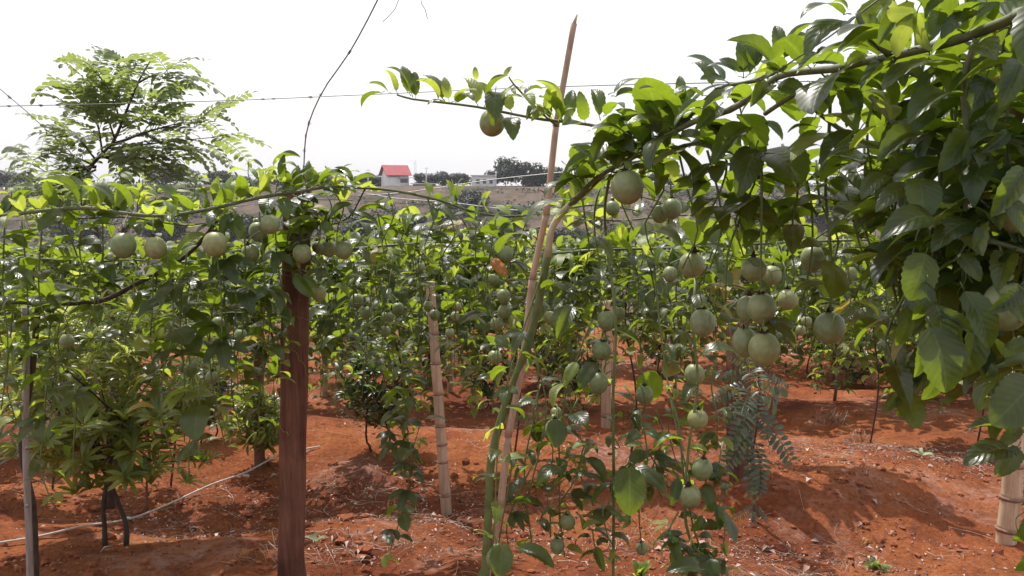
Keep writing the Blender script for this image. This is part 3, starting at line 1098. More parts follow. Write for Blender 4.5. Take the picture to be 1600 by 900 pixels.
c6, s6_ = stem(VP, [at(480, 400, 3.3), at(560, 388, 3.3), at(660, 380, 3.3), at(760, 372, 3.25), at(860, 352, 3.1)], .006, .005, 'cane', 'cane', True)
# hidden trunks that carry the canes down to the soil
stem(VL, [VL.matrix_basis.translation + Vector((0, 0, -.02)), at(52, 800, 2.82), at(34, 700, 2.80), at(50, 580, 2.78), at(60, 474, 2.72)], .013, .010, 'bark', 'trunk', False, 8, wob=.1)
stem(VP, [VP.matrix_basis.translation + Vector((0, 0, -.02)), at(466, 800, 3.0), at(470, 600, 3.02), at(474, 480, 3.1), at(480, 400, 3.3)], .011, .007, 'redbark', 'trunk', False, 8)

dress(c1, s1_, .034, .085, end=.86, up=(.15, 1.3), lob=.12, young=.45, tipyoung=.1, taper=.2)
dress(c1, s1_, .11, .09, up=(-.8, .3), lob=.15, young=.15, taper=.2)
dress(c3, s3_, .05, .09, up=(-.5, .9), lob=.3, taper=.2, start=.2)
dress(c4, s4_, .045, .085, up=(-.5, .9), young=.3)
dress(c2, s2_, .045, .085, up=(-.2, 1.0), young=.4)
dress(c5, s5_, .05, .085)
dress(c6, s6_, .035, .09, up=(-.6, .8), young=.3)

# young upright tips rising from the long cane
for (px, y0, y1, ln) in [(95, 328, 280, 6), (128, 326, 262, -4), (186, 332, 262, 2), (215, 336, 280, 8), (240, 338, 285, 6), (275, 336, 285, -10), (300, 334, 270, 10), (345, 322, 280, 4), (395, 312, 250, -6), (430, 306, 246, 8),
                         (505, 294, 262, 6), (540, 292, 262, 3), (20, 336, 285, -6), (55, 330, 290, 6)]:
    hang(VL if px < 500 else VP, px, y0, y1, 2.52 if px < 450 else 2.66, .062, .022, ln, 0, 'young' if R.random() < .55 else 'leaf', .1, .002, .006, young=.5)

# larger leaves standing on the long cane, read off one by one
for a in [(136, 312, 96, 273, .1, 'leaf'), (162, 320, 100, 308, .1, 'leaf'), (140, 318, 60, 285, .2, 'young'), (18, 330, 58, 300, .15, 'leaf'), (2, 325, -30, 300, .3, 'leaf'), (322, 300, 286, 276, .3, 'leaf'), (372, 304, 328, 286, .25, 'leaf'), (335, 318, 342, 274, .5, 'young'),
          (420, 262, 470, 246, .2, 'leaf'), (415, 264, 386, 250, .3, 'leaf'), (440, 282, 396, 268, .2, 'leaf'), (450, 290, 445, 240, .5, 'leaf'), (462, 286, 492, 262, .3, 'leaf'), (490, 292, 548, 276, .2, 'leaf'), (545, 294, 590, 278, .2, 'leaf'), (555, 292, 522, 262, .3, 'leaf'), (470, 298, 432, 300, .4, 'leaf'),
          (480, 335, 440, 318, .3, 'leaf'), (500, 345, 448, 356, .4, 'young'), (545, 330, 592, 356, .3, 'leaf'), (500, 340, 520, 372, .5, 'leaf'), (160, 352, 116, 372, .4, 'young'), (180, 350, 140, 362, .3, 'leaf'), (225, 345, 250, 362, .4, 'leaf'), (455, 420, 492, 465, .9, 'leaf'), (470, 425, 500, 450, .9, 'leaf'),
          (50, 390, 0, 372, .3, 'leaf'), (20, 420, 55, 450, .4, 'leaf'), (360, 330, 385, 375, .8, 'leaf'), (370, 330, 345, 370, .6, 'leaf'), (430, 320, 415, 365, .7, 'leaf')]:
    hand_leaf(c1 if a[0] < 480 else c5, a[0], a[1], a[2], a[3], 2.5 if a[0] < 380 else 2.6, R.uniform(-.06, .02), a[4], a[5], R.randrange(9))

# hanging shoots (px, top row, bottom row, distance, leaf size, spacing, lean)
LEFT = [(8, 345, 640, 2.55, .09, .05, -6), (34, 345, 610, 2.6, .09, .045, 4), (66, 350, 680, 2.5, .095, .05, 8), (100, 345, 600, 2.62, .09, .05, 5), (128, 345, 520, 2.55, .09, .05, 4),
        (160, 345, 500, 2.6, .085, .05, -4), (205, 430, 560, 2.6, .09, .05, 8), (240, 425, 600, 2.62, .09, .045, 4), (262, 400, 720, 2.45, .10, .055, 8), (292, 395, 690, 2.5, .10, .05, -4),
        (330, 345, 660, 2.45, .105, .05, 4), (352, 340, 560, 2.5, .10, .045, 6), (378, 335, 600, 2.5, .10, .045, -6), (405, 330, 640, 2.55, .10, .05, 6), (428, 320, 600, 2.6, .095, .05, 4),
        (412, 430, 690, 2.62, .09, .055, -8), (72, 600, 800, 2.5, .085, .06, 16), (310, 600, 745, 2.4, .10, .06, -14), (118, 600, 735, 2.45, .09, .06, -4)]
LEFT += [(440, 302, 400, 2.66, .09, .04, 4), (456, 300, 415, 2.68, .09, .035, 6), (474, 298, 400, 2.7, .085, .04, -6), (485, 305, 420, 2.7, .085, .04, 6), (450, 360, 470, 2.72, .09, .05, -14),
         (20, 480, 660, 2.65, .085, .045, 6), (85, 480, 640, 2.68, .085, .045, -6), (345, 420, 700, 2.6, .09, .05, 8), (385, 430, 680, 2.62, .09, .05, -8), (300, 420, 620, 2.66, .09, .045, 5)]
for a in LEFT:
    hang(VL, a[0], a[1], a[2], a[3], a[4], a[5], a[6])
MID = [(500, 345, 430, 2.66, .085, .05, 2, VP), (522, 300, 380, 2.66, .08, .05, 4, VP), (548, 388, 500, 3.3, .09, .05, 4, VP), (575, 380, 560, 3.3, .09, .045, -4, VP), (607, 300, 420, 2.7, .08, .05, 3, VP),
       (612, 420, 640, 3.2, .09, .05, 10, VP), (640, 385, 520, 3.3, .09, .05, 3, VP), (628, 560, 720, 3.05, .085, .05, 12, VP), (642, 690, 880, 3.0, .085, .042, -38, VP),
       (668, 310, 420, 2.7, .08, .06, 3, VP), (690, 380, 520, 3.3, .09, .05, 2, VP), (700, 330, 440, 2.72, .08, .05, 4, VP), (722, 380, 560, 3.2, .09, .045, -3, VP), (745, 335, 470, 2.74, .085, .05, 4, VP),
       (775, 340, 640, 2.8, .085, .05, -6, VP), (800, 340, 470, 2.8, .085, .05, 4, VP), (830, 336, 420, 2.8, .08, .05, 4, VP), (735, 440, 620, 3.1, .085, .05, 4, VP), (790, 400, 600, 3.0, .085, .05, 3, VP)]
MID += [(560, 400, 620, 3.4, .09, .04, 6, VP), (590, 390, 560, 3.35, .09, .04, 6, VP), (655, 385, 560, 3.4, .09, .04, -6, VP), (705, 385, 600, 3.35, .09, .04, 6, VP), (755, 378, 560, 3.3, .09, .04, 6, VP), (815, 365, 560, 3.2, .09, .04, -6, VP), (840, 358, 520, 3.1, .09, .04, 6, VP), (530, 395, 600, 3.4, .09, .045, -6, VP), (590, 330, 420, 2.75, .085, .05, 3, VP), (650, 340, 430, 2.8, .085, .05, 3, VP)]
MID += [(635, 315, 400, 2.85, .085, .05, 4, VP), (680, 325, 400, 2.85, .085, .05, -4, VP), (715, 335, 420, 2.85, .085, .045, 4, VP), (760, 340, 420, 2.85, .085, .045, 4, VP), (510, 300, 400, 2.75, .085, .05, 4, VP), (560, 340, 420, 2.9, .085, .045, -4, VP), (640, 560, 700, 3.1, .085, .042, 6, VP), (618, 640, 740, 3.05, .085, .042, 8, VP)]
for a in MID:
    hang(a[7], *a[:7])

# -- centre vine: trunk up the stake, canes to the upper right
base = VC.matrix_basis.translation
tr, trs = stem(VC, [base + Vector((0, 0, -.03)), at(757, 1020, 2.22), at(758, 900, 2.2), at(764, 790, 2.19), at(768, 715, 2.18), at(786, 645, 2.16), at(806, 590, 2.13), at(822, 545, 2.1), at(838, 490, 2.07), at(850, 430, 2.04), at(856, 395, 2.03)], .0145, .0098, 'stem', 'trunk', False, 10, wob=.05)
stem(VC, [at(856, 400, 2.03), at(860, 365, 2.01), at(872, 340, 2.0), at(892, 318, 1.98)], .0100, .0075, 'pale_cane', 'cane', True, 10)
m1, m1s = stem(VC, [at(890, 320, 1.98), at(930, 280, 1.9), at(965, 258, 1.85), at(1000, 240, 1.8), at(1040, 214, 1.72), at(1085, 190, 1.65), at(1140, 172, 1.58), at(1190, 140, 1.5), at(1215, 120, 1.46), at(1250, 112, 1.42), at(1300, 108, 1.35),
                    at(1350, 96, 1.28), at(1400, 86, 1.22), at(1450, 74, 1.16), at(1495, 62, 1.12), at(1545, 44, 1.08), at(1600, 20, 1.03), at(1680, -20, .98)], .0055, .0072, 'cane', 'cane', True, 10)
m2, m2s = stem(VC, [at(895, 318, 2.0), at(950, 268, 1.93), at(995, 236, 1.86), at(1030, 214, 1.8), at(1075, 185, 1.75), at(1120, 140, 1.7), at(1180, 126, 1.62), at(1240, 100, 1.58)], .006, .004, 'cane', 'cane', True, 8)
m3, m3s = stem(VC, [at(1030, 214, 1.8), at(985, 214, 1.82), at(940, 199, 1.84), at(900, 192, 1.86), at(850, 187, 1.88), at(800, 178, 1.9), at(745, 167, 1.92), at(690, 160, 1.94), at(645, 155, 1.95), at(620, 148, 1.95)], .0042, .0024, 'cane', 'cane', True, 8)
m4, m4s = stem(VC, [at(870, 197, 1.87), at(850, 180, 1.85), at(825, 155, 1.84), at(803, 132, 1.83), at(795, 120, 1.83)], .0026, .0018, 'cane', 'side_branch', True)
m5, m5s = stem(VC, [at(1390, 85, 1.22), at(1362, 62, 1.22), at(1345, 35, 1.22), at(1340, 20, 1.22)], .005, .0035, 'cane', 'side_branch', True)
m6, m6s = stem(VC, [at(1195, 178, 1.55), at(1225, 158, 1.5), at(1255, 140, 1.45)], .0045, .004, 'cane', 'cane', True)
m7, m7s = stem(VC, [at(1000, 270, 1.85), at(1050, 235, 1.78), at(1090, 225, 1.72), at(1150, 240, 1.7), at(1200, 225, 1.66)], .004, .003, 'cane', 'cane', True)
m8, m8s = stem(VC, [at(1235, 140, 1.45), at(1270, 168, 1.5), at(1310, 200, 1.5), at(1370, 228, 1.45), at(1420, 238, 1.35), at(1470, 237, 1.3)], .004, .005, 'cane', 'cane', True)
dress(m1, m1s, .055, .105, up=(-.5, .8), lob=.2, start=.0, end=.95, young=.05, tipyoung=0, taper=0)
dress(m2, m2s, .06, .105, up=(-.4, .9), lob=.25, young=.08, taper=0)
dress(m7, m7s, .04, .09, up=(-.6, .6), young=.15)
dress(m8, m8s, .05, .10, up=(-.8, .3), young=.15)
dress(m1, m1s, .075, .11, up=(-1.1, .2), lob=.2, young=.04, tipyoung=0, taper=0)
dress(m1, m1s, .035, .10, up=(-.3, .9), lob=.2, end=.34, young=.08, tipyoung=0, taper=0)
dress(m4, m4s, .02, .055, young=.6, up=(0, 1), tipyoung=.5)

# leaves of the branch against the sky, read off one by one
for a in [(602, 142, 565, 168, .02, .1, 'leaf', 3), (612, 146, 572, 132, -.02, .2, 'leaf', 5), (622, 148, 600, 108, -.03, .1, 'young', 1), (642, 150, 602, 106, -.04, .3, 'young', 2),
          (645, 152, 628, 102, .03, .7, 'leaf', 4), (650, 156, 648, 112, .02, .8, 'leaf', 0), (690, 160, 650, 126, -.05, .2, 'young', 3), (696, 160, 660, 118, .05, .15, 'leaf', 6), (700, 160, 668, 164, -.04, .1, 'leaf', 1),
          (702, 160, 694, 120, .02, .8, 'young', 4), (705, 160, 752, 148, -.05, .15, 'young', 2), (712, 160, 740, 158, -.08, .1, 'leaf', 7), (748, 168, 722, 122, .05, .2, 'young', 5), (756, 168, 795, 118, -.03, .3, 'leaf', 3),
          (775, 135, 770, 198, -.06, 1.2, 'leaf', 2), (798, 178, 802, 220, -.07, .35, 'leaf', 6), (815, 150, 848, 140, .03, .15, 'leaf', 8), (770, 170, 745, 128, .02, .3, 'young', 0), (800, 176, 780, 148, .05, .2, 'young', 7),
          (880, 190, 836, 126, -.02, .2, 'young', 3), (882, 192, 842, 152, -.08, .2, 'leaf', 0), (885, 192, 895, 140, .04, .6, 'leaf', 4), (893, 192, 878, 196, -.1, .8, 'leaf', 5), (915, 195, 905, 142, -.02, 1.3, 'leaf', 1),
          (938, 188, 925, 140, .06, .5, 'leaf', 8), (942, 182, 976, 170, -.08, .1, 'leaf', 2), (950, 148, 1014, 128, .02, .12, 'leaf', 6), (955, 150, 1004, 160, .05, .2, 'leaf', 3), (964, 202, 1012, 184, -.08, .1, 'leaf', 7),
          (963, 203, 922, 258, -.08, .6, 'leaf', 0), (968, 206, 990, 238, -.1, 1.3, 'leaf', 4), (1026, 208, 1012, 174, -.04, 1.2, 'leaf', 5), (1030, 208, 1084, 186, -.06, .1, 'leaf', 1), (858, 170, 830, 190, -.05, .5, 'young', 2),
          (786, 122, 800, 104, 0, .6, 'young', 1), (745, 128, 742, 104, 0, .6, 'young', 6), (1022, 210, 1000, 230, -.06, 1.0, 'leaf', 3)]:
    D = 1.95 - (a[0] - 620) / 400 * .15
    hand_leaf(m3, a[0], a[1], a[2], a[3], D, a[4], a[5], a[6], a[7])
# three-lobed and other leaves along the upper right canes
for a in [(1066, 168, 1006, 164, 1.72, -.03, .25, 'leaf', 11), (1066, 168, 1062, 118, 1.72, .02, .3, 'leaf', 12), (1068, 168, 1136, 132, 1.72, -.02, .2, 'leaf', 4), (1118, 138, 1080, 100, 1.7, .05, .3, 'leaf', 2), (1162, 122, 1104, 104, 1.62, 0, .3, 'leaf', 1),
          (1162, 122, 1156, 62, 1.62, .03, .45, 'leaf', 10), (1165, 122, 1210, 76, 1.62, 0, .3, 'leaf', 3), (1180, 110, 1168, 60, 1.6, .05, .4, 'leaf', 6), (1215, 100, 1212, 40, 1.58, .03, 1.2, 'leaf', 0), (1222, 95, 1275, 36, 1.5, -.02, .3, 'leaf', 8), (1220, 96, 1262, 54, 1.52, .03, .4, 'leaf', 5),
          (1330, 22, 1250, 30, 1.25, -.02, .15, 'leaf', 2), (1335, 26, 1258, 90, 1.25, -.03, .35, 'leaf', 7), (1328, 16, 1300, 4, 1.27, .02, .3, 'young', 3), (1272, 104, 1296, 76, 1.4, .05, .5, 'leaf', 12), (1272, 104, 1268, 80, 1.4, .02, .4, 'leaf', 1),
          (1362, 84, 1316, 82, 1.3, -.02, .15, 'leaf', 4), (1366, 88, 1320, 108, 1.32, -.04, .4, 'young', 0), (1370, 54, 1388, 10, 1.2, 0, .7, 'leaf', 10), (1210, 128, 1262, 152, 1.44, -.05, .9, 'leaf', 6), (1208, 130, 1172, 168, 1.46, -.06, .6, 'leaf', 3),
          (1262, 126, 1296, 168, 1.46, -.05, 1.1, 'leaf', 8), (1300, 118, 1322, 200, 1.46, -.02, .5, 'leaf', 5), (1318, 128, 1342, 180, 1.42, -.02, .9, 'leaf', 2), (1340, 122, 1322, 138, 1.4, -.02, .5, 'young', 4), (1395, 92, 1412, 138, 1.2, -.02, 1.0, 'leaf', 7),
          (1340, 140, 1390, 166, 1.35, -.05, .2, 'young', 1), (1250, 156, 1218, 150, 1.55, 0, .2, 'leaf', 0), (1110, 145, 1160, 160, 1.65, -.05, .4, 'leaf', 5), (1130, 160, 1085, 205, 1.62, -.05, .7, 'leaf', 8), (1105, 150, 1050, 150, 1.68, -.03, .2, 'leaf', 7),
          (1180, 190, 1112, 260, 1.62, -.06, .5, 'leaf', 3), (1190, 185, 1222, 220, 1.6, 0, .4, 'leaf', 6), (1185, 220, 1152, 310, 1.6, -.06, .6, 'leaf', 1), (1175, 222, 1140, 268, 1.62, 0, .5, 'leaf', 4), (1145, 215, 1110, 200, 1.65, 0, .3, 'leaf', 2)]:
    hand_leaf(m1 if a[0] > 1090 else m2, *a[:7], a[7], a[8]) if False else hand_leaf(m1 if a[0] > 1090 else m2, a[0], a[1], a[2], a[3], a[4], a[5], a[6], a[7], a[8])

# the bare hanging shoot against the sky at x=1296 with its paired leaves
sh, shs = stem(VC, [at(1292, 118, 1.45), at(1297, 160, 1.5), at(1294, 230, 1.55), at(1290, 300, 1.58), at(1297, 380, 1.58), at(1300, 440, 1.58), at(1297, 490, 1.58)], .0034, .0026)
for a in [(1284, 198, 1230, 208, 0, .2, 1), (1284, 199, 1246, 238, .02, .4, 3), (1290, 206, 1303, 220, .02, .6, 5), (1292, 232, 1256, 236, 0, .2, 2), (1296, 234, 1314, 252, -.03, 1.0, 0), (1316, 222, 1357, 230, 0, .2, 4), (1300, 240, 1325, 222, .02, .3, 6),
          (1292, 280, 1322, 300, .03, .8, 7), (1296, 400, 1246, 390, -.05, .4, 2), (1300, 402, 1300, 466, -.08, 1.2, 14), (1305, 395, 1352, 408, -.02, .4, 3), (1296, 440, 1240, 460, .02, .3, 1)]:
    hand_leaf(sh, a[0], a[1], a[2], a[3], 1.54, a[4], a[5], 'leaf', a[6])

CEN = [(1105, 235, 420, 1.72, .10, .06, 4), (1140, 245, 470, 1.72, .105, .05, -6), (1118, 215, 330, 1.75, .10, .055, -8), (1190, 210, 540, 1.64, .105, .06, 6), (1172, 230, 400, 1.68, .10, .05, -10), (1222, 225, 400, 1.66, .11, .05, 8), (1250, 240, 470, 1.7, .105, .06, 4),
       (1060, 235, 420, 1.85, .09, .055, 6), (1025, 245, 400, 1.9, .09, .06, -4), (985, 265, 360, 1.95, .085, .06, 5), (1330, 215, 470, 1.6, .105, .05, 4), (1350, 225, 420, 1.55, .105, .05, 8), (1275, 250, 440, 1.72, .10, .055, 8), (940, 285, 400, 2.0, .085, .06, -5), (910, 310, 420, 2.05, .085, .06, 4)]
for a in CEN:
    hang(VC, *a)
# thin climbing shoots around the stake
for a in [(770, 900, 640, 2.25, .06, .12, 20), (832, 860, 480, 2.3, .07, .10, -8), (880, 850, 690, 2.3, .08, .06, 40), (826, 770, 560, 2.25, .06, .12, 12)]:
    hang(VC, *a, skip=.2)

# -- vine of straight green stems hung with fruit right of the stake
basen = VN.matrix_basis.translation
n1, n1s = stem(VN, [basen + Vector((0, 0, -.03)), at(958, 900, 2.35), at(959, 760, 2.34), at(958, 620, 2.34), at(962, 500, 2.36), at(950, 400, 2.4), at(945, 330, 2.3), at(955, 262, 1.9)], .0052, .004, 'stem', 'trunk', False, 8)
n2, n2s = stem(VN, [at(860, 396, 2.6), at(950, 390, 2.6), at(1040, 388, 2.55), at(1130, 384, 2.5), at(1250, 378, 2.45), at(1400, 374, 2.4)], .0045, .0035, 'cane', 'cane', True, 8)
n3, n3s = stem(VN, [at(1110, 900, 2.1), at(1072, 820, 2.1), at(1076, 700, 2.12), at(1090, 600, 2.14), at(1082, 500, 2.16), at(1086, 440, 2.2), at(1076, 388, 2.5)], .0042, .0035, 'stem', 'shoot', False, 8)
n4, n4s = stem(VN, [at(1040, 600, 2.3), at(1060, 660, 2.2), at(1068, 740, 2.15), at(1085, 830, 2.12), at(1110, 890, 2.1)], .003, .0025)
n5, n5s = stem(VN, [at(1020, 392, 2.55), at(1030, 500, 2.4), at(1042, 590, 2.3), at(1062, 690, 2.18), at(1080, 760, 2.12)], .003, .0025)
dress(n2, n2s, .035, .09, up=(-.6, .8), young=.25)
n6, n6s = stem(VN, [at(870, 330, 2.9), at(960, 345, 2.95), at(1060, 336, 2.9), at(1180, 342, 2.85), at(1300, 330, 2.8), at(1420, 335, 2.8)], .004, .003, 'cane', 'cane', True, 6)
dress(n6, n6s, .028, .09, up=(-.8, .9), young=.3)
dress(n3, n3s, .085, .085, skip=.1)
dress(n5, n5s, .09, .08)
dress(n4, n4s, .08, .07)
RIGHTC = [(905, 394, 560, 2.6, .085, .05, 4), (935, 392, 620, 2.55, .09, .07, 2), (925, 500, 690, 2.5, .085, .08, -45), (985, 390, 540, 2.55, .085, .05, 4), (1007, 390, 605, 2.55, .085, .07, 0), (1000, 600, 700, 2.45, .085, .06, 4), (1050, 388, 520, 2.5, .085, .05, 5),
          (1115, 386, 560, 2.45, .085, .055, -6), (1150, 384, 520, 2.5, .085, .05, 4), (1200, 380, 500, 2.5, .085, .05, 4), (1235, 378, 540, 2.45, .085, .05, -4), (1340, 376, 520, 2.4, .09, .05, 2), (1385, 376, 540, 2.3, .09, .05, 4), (1175, 382, 460, 2.6, .085, .05, 5), (880, 396, 500, 2.65, .085, .05, -4),
          (1300, 378, 480, 2.6, .085, .05, -4)]
RIGHTC += [(1010, 390, 520, 2.7, .085, .045, 6), (1070, 388, 560, 2.65, .085, .045, -6), (1130, 386, 500, 2.7, .085, .045, 5), (1165, 384, 580, 2.6, .085, .05, 5), (1215, 380, 560, 2.65, .085, .05, 5), (1265, 378, 520, 2.6, .085, .045, -5), (1320, 376, 560, 2.6, .085, .045, 5), (1360, 376, 600, 2.5, .09, .05, 5), (1400, 376, 560, 2.5, .09, .045, 5), (1450, 376, 600, 2.5, .09, .045, 5), (1520, 376, 600, 2.5, .09, .045, -5)]
for a in RIGHTC:
    hang(VN, *a)
# low leafy shoots that rise and trail near the soil
for a in [(845, 600, 760, 2.4, .07, .05, 6), (905, 620, 740, 2.4, .075, .045, -8), (1025, 640, 780, 2.35, .075, .045, 10), (1050, 560, 720, 2.4, .075, .05, 6), (1120, 560, 700, 2.3, .075, .05, -6), (975, 600, 700, 2.45, .075, .05, -6), (860, 840, 740, 2.3, .075, .04, 14), (1130, 690, 800, 2.2, .07, .05, -8), (1060, 800, 890, 2.1, .07, .04, -10), (940, 780, 860, 2.25, .07, .04, 22), (1010, 700, 760, 2.3, .07, .04, 10),
          (872, 640, 870, 2.35, .075, .045, 10), (915, 690, 790, 2.35, .08, .04, 12), (985, 720, 800, 2.3, .08, .035, -40), (1000, 640, 860, 2.3, .06, .14, 3), (900, 800, 880, 2.3, .065, .03, 60), (1080, 840, 905, 2.05, .075, .03, 50), (1105, 720, 860, 2.08, .08, .05, 24), (835, 720, 860, 2.28, .06, .05, -40)]:
    hang(VN, *a)
# broad shaded leaves near the camera
for a in [(983, 718, 983, 806, 1.85, -.04, 1.2, 'leaf', 14), (985, 722, 1042, 770, 2.0, -.06, .5, 'leaf', 4), (990, 815, 962, 808, 2.1, 0, .6, 'leaf', 12), (1004, 672, 976, 696, 2.2, -.05, .5, 'leaf', 2), (1006, 672, 1034, 690, 2.2, -.04, .6, 'leaf', 5), (870, 648, 868, 700, 2.2, -.05, 1.2, 'leaf', 15), (1012, 572, 1016, 628, 2.58, .06, 1.1, 'leaf', 14), (1110, 868, 1118, 905, 1.95, -.03, 1.1, 'leaf', 16),
          (785, 842, 780, 904, 1.92, -.05, 1.15, 'leaf', 15), (800, 852, 866, 888, 2.0, -.05, .4, 'leaf', 3), (882, 725, 838, 760, 2.2, -.05, .3, 'leaf', 7), (1110, 885, 1130, 905, 1.95, -.03, 1.1, 'leaf', 2), (1105, 890, 1040, 895, 1.95, -.03, .4, 'leaf', 5), (1062, 740, 1048, 790, 2.1, -.04, .7, 'leaf', 4), (1100, 748, 1112, 800, 2.1, -.04, .8, 'leaf', 6),
          (1118, 780, 1124, 828, 2.05, -.02, .9, 'leaf', 3), (1098, 800, 1085, 830, 2.05, 0, .9, 'leaf', 0), (905, 560, 880, 605, 2.4, -.05, .5, 'young', 4), (935, 560, 905, 610, 2.4, -.06, .4, 'leaf', 6), (900, 470, 870, 530, 2.3, -.05, .7, 'leaf', 3), (770, 524, 800, 545, 2.3, -.05, .7, 'leaf', 1), (770, 400, 830, 372, 2.5, -.1, .2, 'leaf', 2)]:
    hand_leaf(n1, *a)

# -- right foreground vine
VRb = VR.matrix_basis.translation
r0_, r0s = stem(VR, [VRb + Vector((0, 0, -.03)), at(1760, 900, 1.22), at(1740, 600, 1.18), at(1700, 320, 1.15), at(1640, 120, 1.1), at(1590, 20, 1.06)], .014, .011, 'cane', 'trunk', False, 10)
r1_, r1s = stem(VR, [at(1690, 300, 1.15), at(1620, 240, 1.12), at(1560, 215, 1.15), at(1500, 232, 1.2), at(1460, 238, 1.22), at(1425, 222, 1.22), at(1395, 190, 1.22), at(1360, 150, 1.25)], .005, .004, 'cane', 'cane', True, 8)
r2_, r2s = stem(VR, [at(1526, 60, 1.09), at(1512, 100, 1.1), at(1505, 150, 1.12), at(1512, 240, 1.12), at(1508, 330, 1.1)], .0045, .003, 'cane', 'shoot', False, 8)
r3_, r3s = stem(VR, [at(1690, 420, 1.1), at(1620, 400, 1.08), at(1560, 380, 1.08), at(1480, 360, 1.12), at(1440, 345, 1.15)], .004, .003, 'cane', 'cane', True, 8)
r4_, r4s = stem(VR, [at(1720, 560, 1.1), at(1650, 540, 1.06), at(1590, 560, 1.05), at(1555, 575, 1.06)], .004, .003, 'stem', 'cane', True, 8)
r5_, r5s = stem(VR, [at(1470, 236, 1.25), at(1468, 330, 1.25), at(1466, 430, 1.22), at(1450, 520, 1.22), at(1400, 605, 1.25)], .0032, .0024)
dress(r1_, r1s, .035, .105, up=(-.9, .6), lob=.05, young=.06)
dress(r2_, r2s, .045, .10, lob=.05, young=.05)
dress(r3_, r3s, .035, .10, up=(-.9, .6), lob=.05, young=.02)
dress(r4_, r4s, .05, .09, up=(-.9, .5), lob=.05)
for a in [(1395, 200, 420, 1.35, .105, .05, 4), (1430, 240, 470, 1.25, .105, .05, 6), (1500, 250, 560, 1.2, .105, .045, -8), (1540, 230, 480, 1.12, .10, .045, 4), (1575, 240, 520, 1.12, .10, .045, 6), (1610, 240, 620, 1.1, .105, .045, 4), (1480, 90, 240, 1.25, .105, .05, 6),
          (1540, 60, 230, 1.15, .105, .045, 4), (1585, 30, 240, 1.1, .10, .045, 5), (1445, 90, 200, 1.3, .10, .055, -6), (1450, 330, 560, 1.22, .10, .045, 8), (1560, 380, 520, 1.3, .10, .045, -8), (1480, 380, 540, 1.3, .10, .045, 8), (1630, 20, 380, 1.1, .105, .05, 8), (1420, 330, 480, 1.4, .10, .05, 4)]:
    hang(VR, *a, lob=.05, young=.03, tip=.05)
# canopy overhead and behind, partly out of frame, added to shade this vine's leaves
for pts in ([at(1720, -60, 1.3), at(1600, -40, 1.35), at(1480, -30, 1.4), at(1380, -10, 1.45)], [at(1760, 60, 1.45), at(1640, 70, 1.5), at(1540, 90, 1.5), at(1470, 130, 1.5)], [at(1760, 180, 1.4), at(1640, 190, 1.45), at(1560, 200, 1.5), at(1490, 210, 1.5)],
            [at(1760, 300, 1.3), at(1640, 300, 1.35), at(1560, 310, 1.4), at(1480, 320, 1.4)], [at(1740, -180, 1.2), at(1600, -160, 1.25), at(1500, -150, 1.3), at(1420, -140, 1.35)], [at(1760, 420, 1.3), at(1660, 410, 1.3), at(1560, 430, 1.35), at(1470, 440, 1.35)]):
    o_, s_ = stem(VR, pts, .0045, .003, 'cane', 'cane', True, 6)
    dress(o_, s_, .017, .105, up=(-1.1, .5), lob=.08, young=.04, taper=0)
for a in [(1395, 330, 560, 1.3, .105, .042, 6), (1425, 400, 600, 1.22, .105, .04, -6), (1465, 400, 610, 1.2, .11, .038, 8), (1505, 400, 600, 1.2, .11, .04, 5), (1550, 400, 600, 1.18, .11, .04, 5), (1590, 380, 560, 1.18, .105, .04, 5), (1610, 560, 720, 1.05, .105, .04, -6), (1380, 120, 330, 1.4, .105, .045, 4), (1520, 230, 420, 1.2, .11, .04, 5), (1575, 230, 420, 1.15, .11, .04, 5),
          (1460, 100, 330, 1.45, .105, .042, 6), (1500, 80, 330, 1.4, .105, .042, -6), (1545, 60, 320, 1.4, .105, .04, 6), (1590, 60, 330, 1.35, .105, .04, 6), (1425, 150, 380, 1.45, .105, .045, 5), (1490, 320, 580, 1.4, .105, .042, 6), (1530, 310, 560, 1.35, .105, .042, 6), (1580, 300, 560, 1.3, .105, .042, 6), (1625, 300, 600, 1.25, .105, .042, 6), (1440, 330, 540, 1.42, .10, .045, -6), (1410, 250, 400, 1.5, .10, .045, 4)]:
    hang(VR, *a, lob=.05, young=.0, tip=.0)
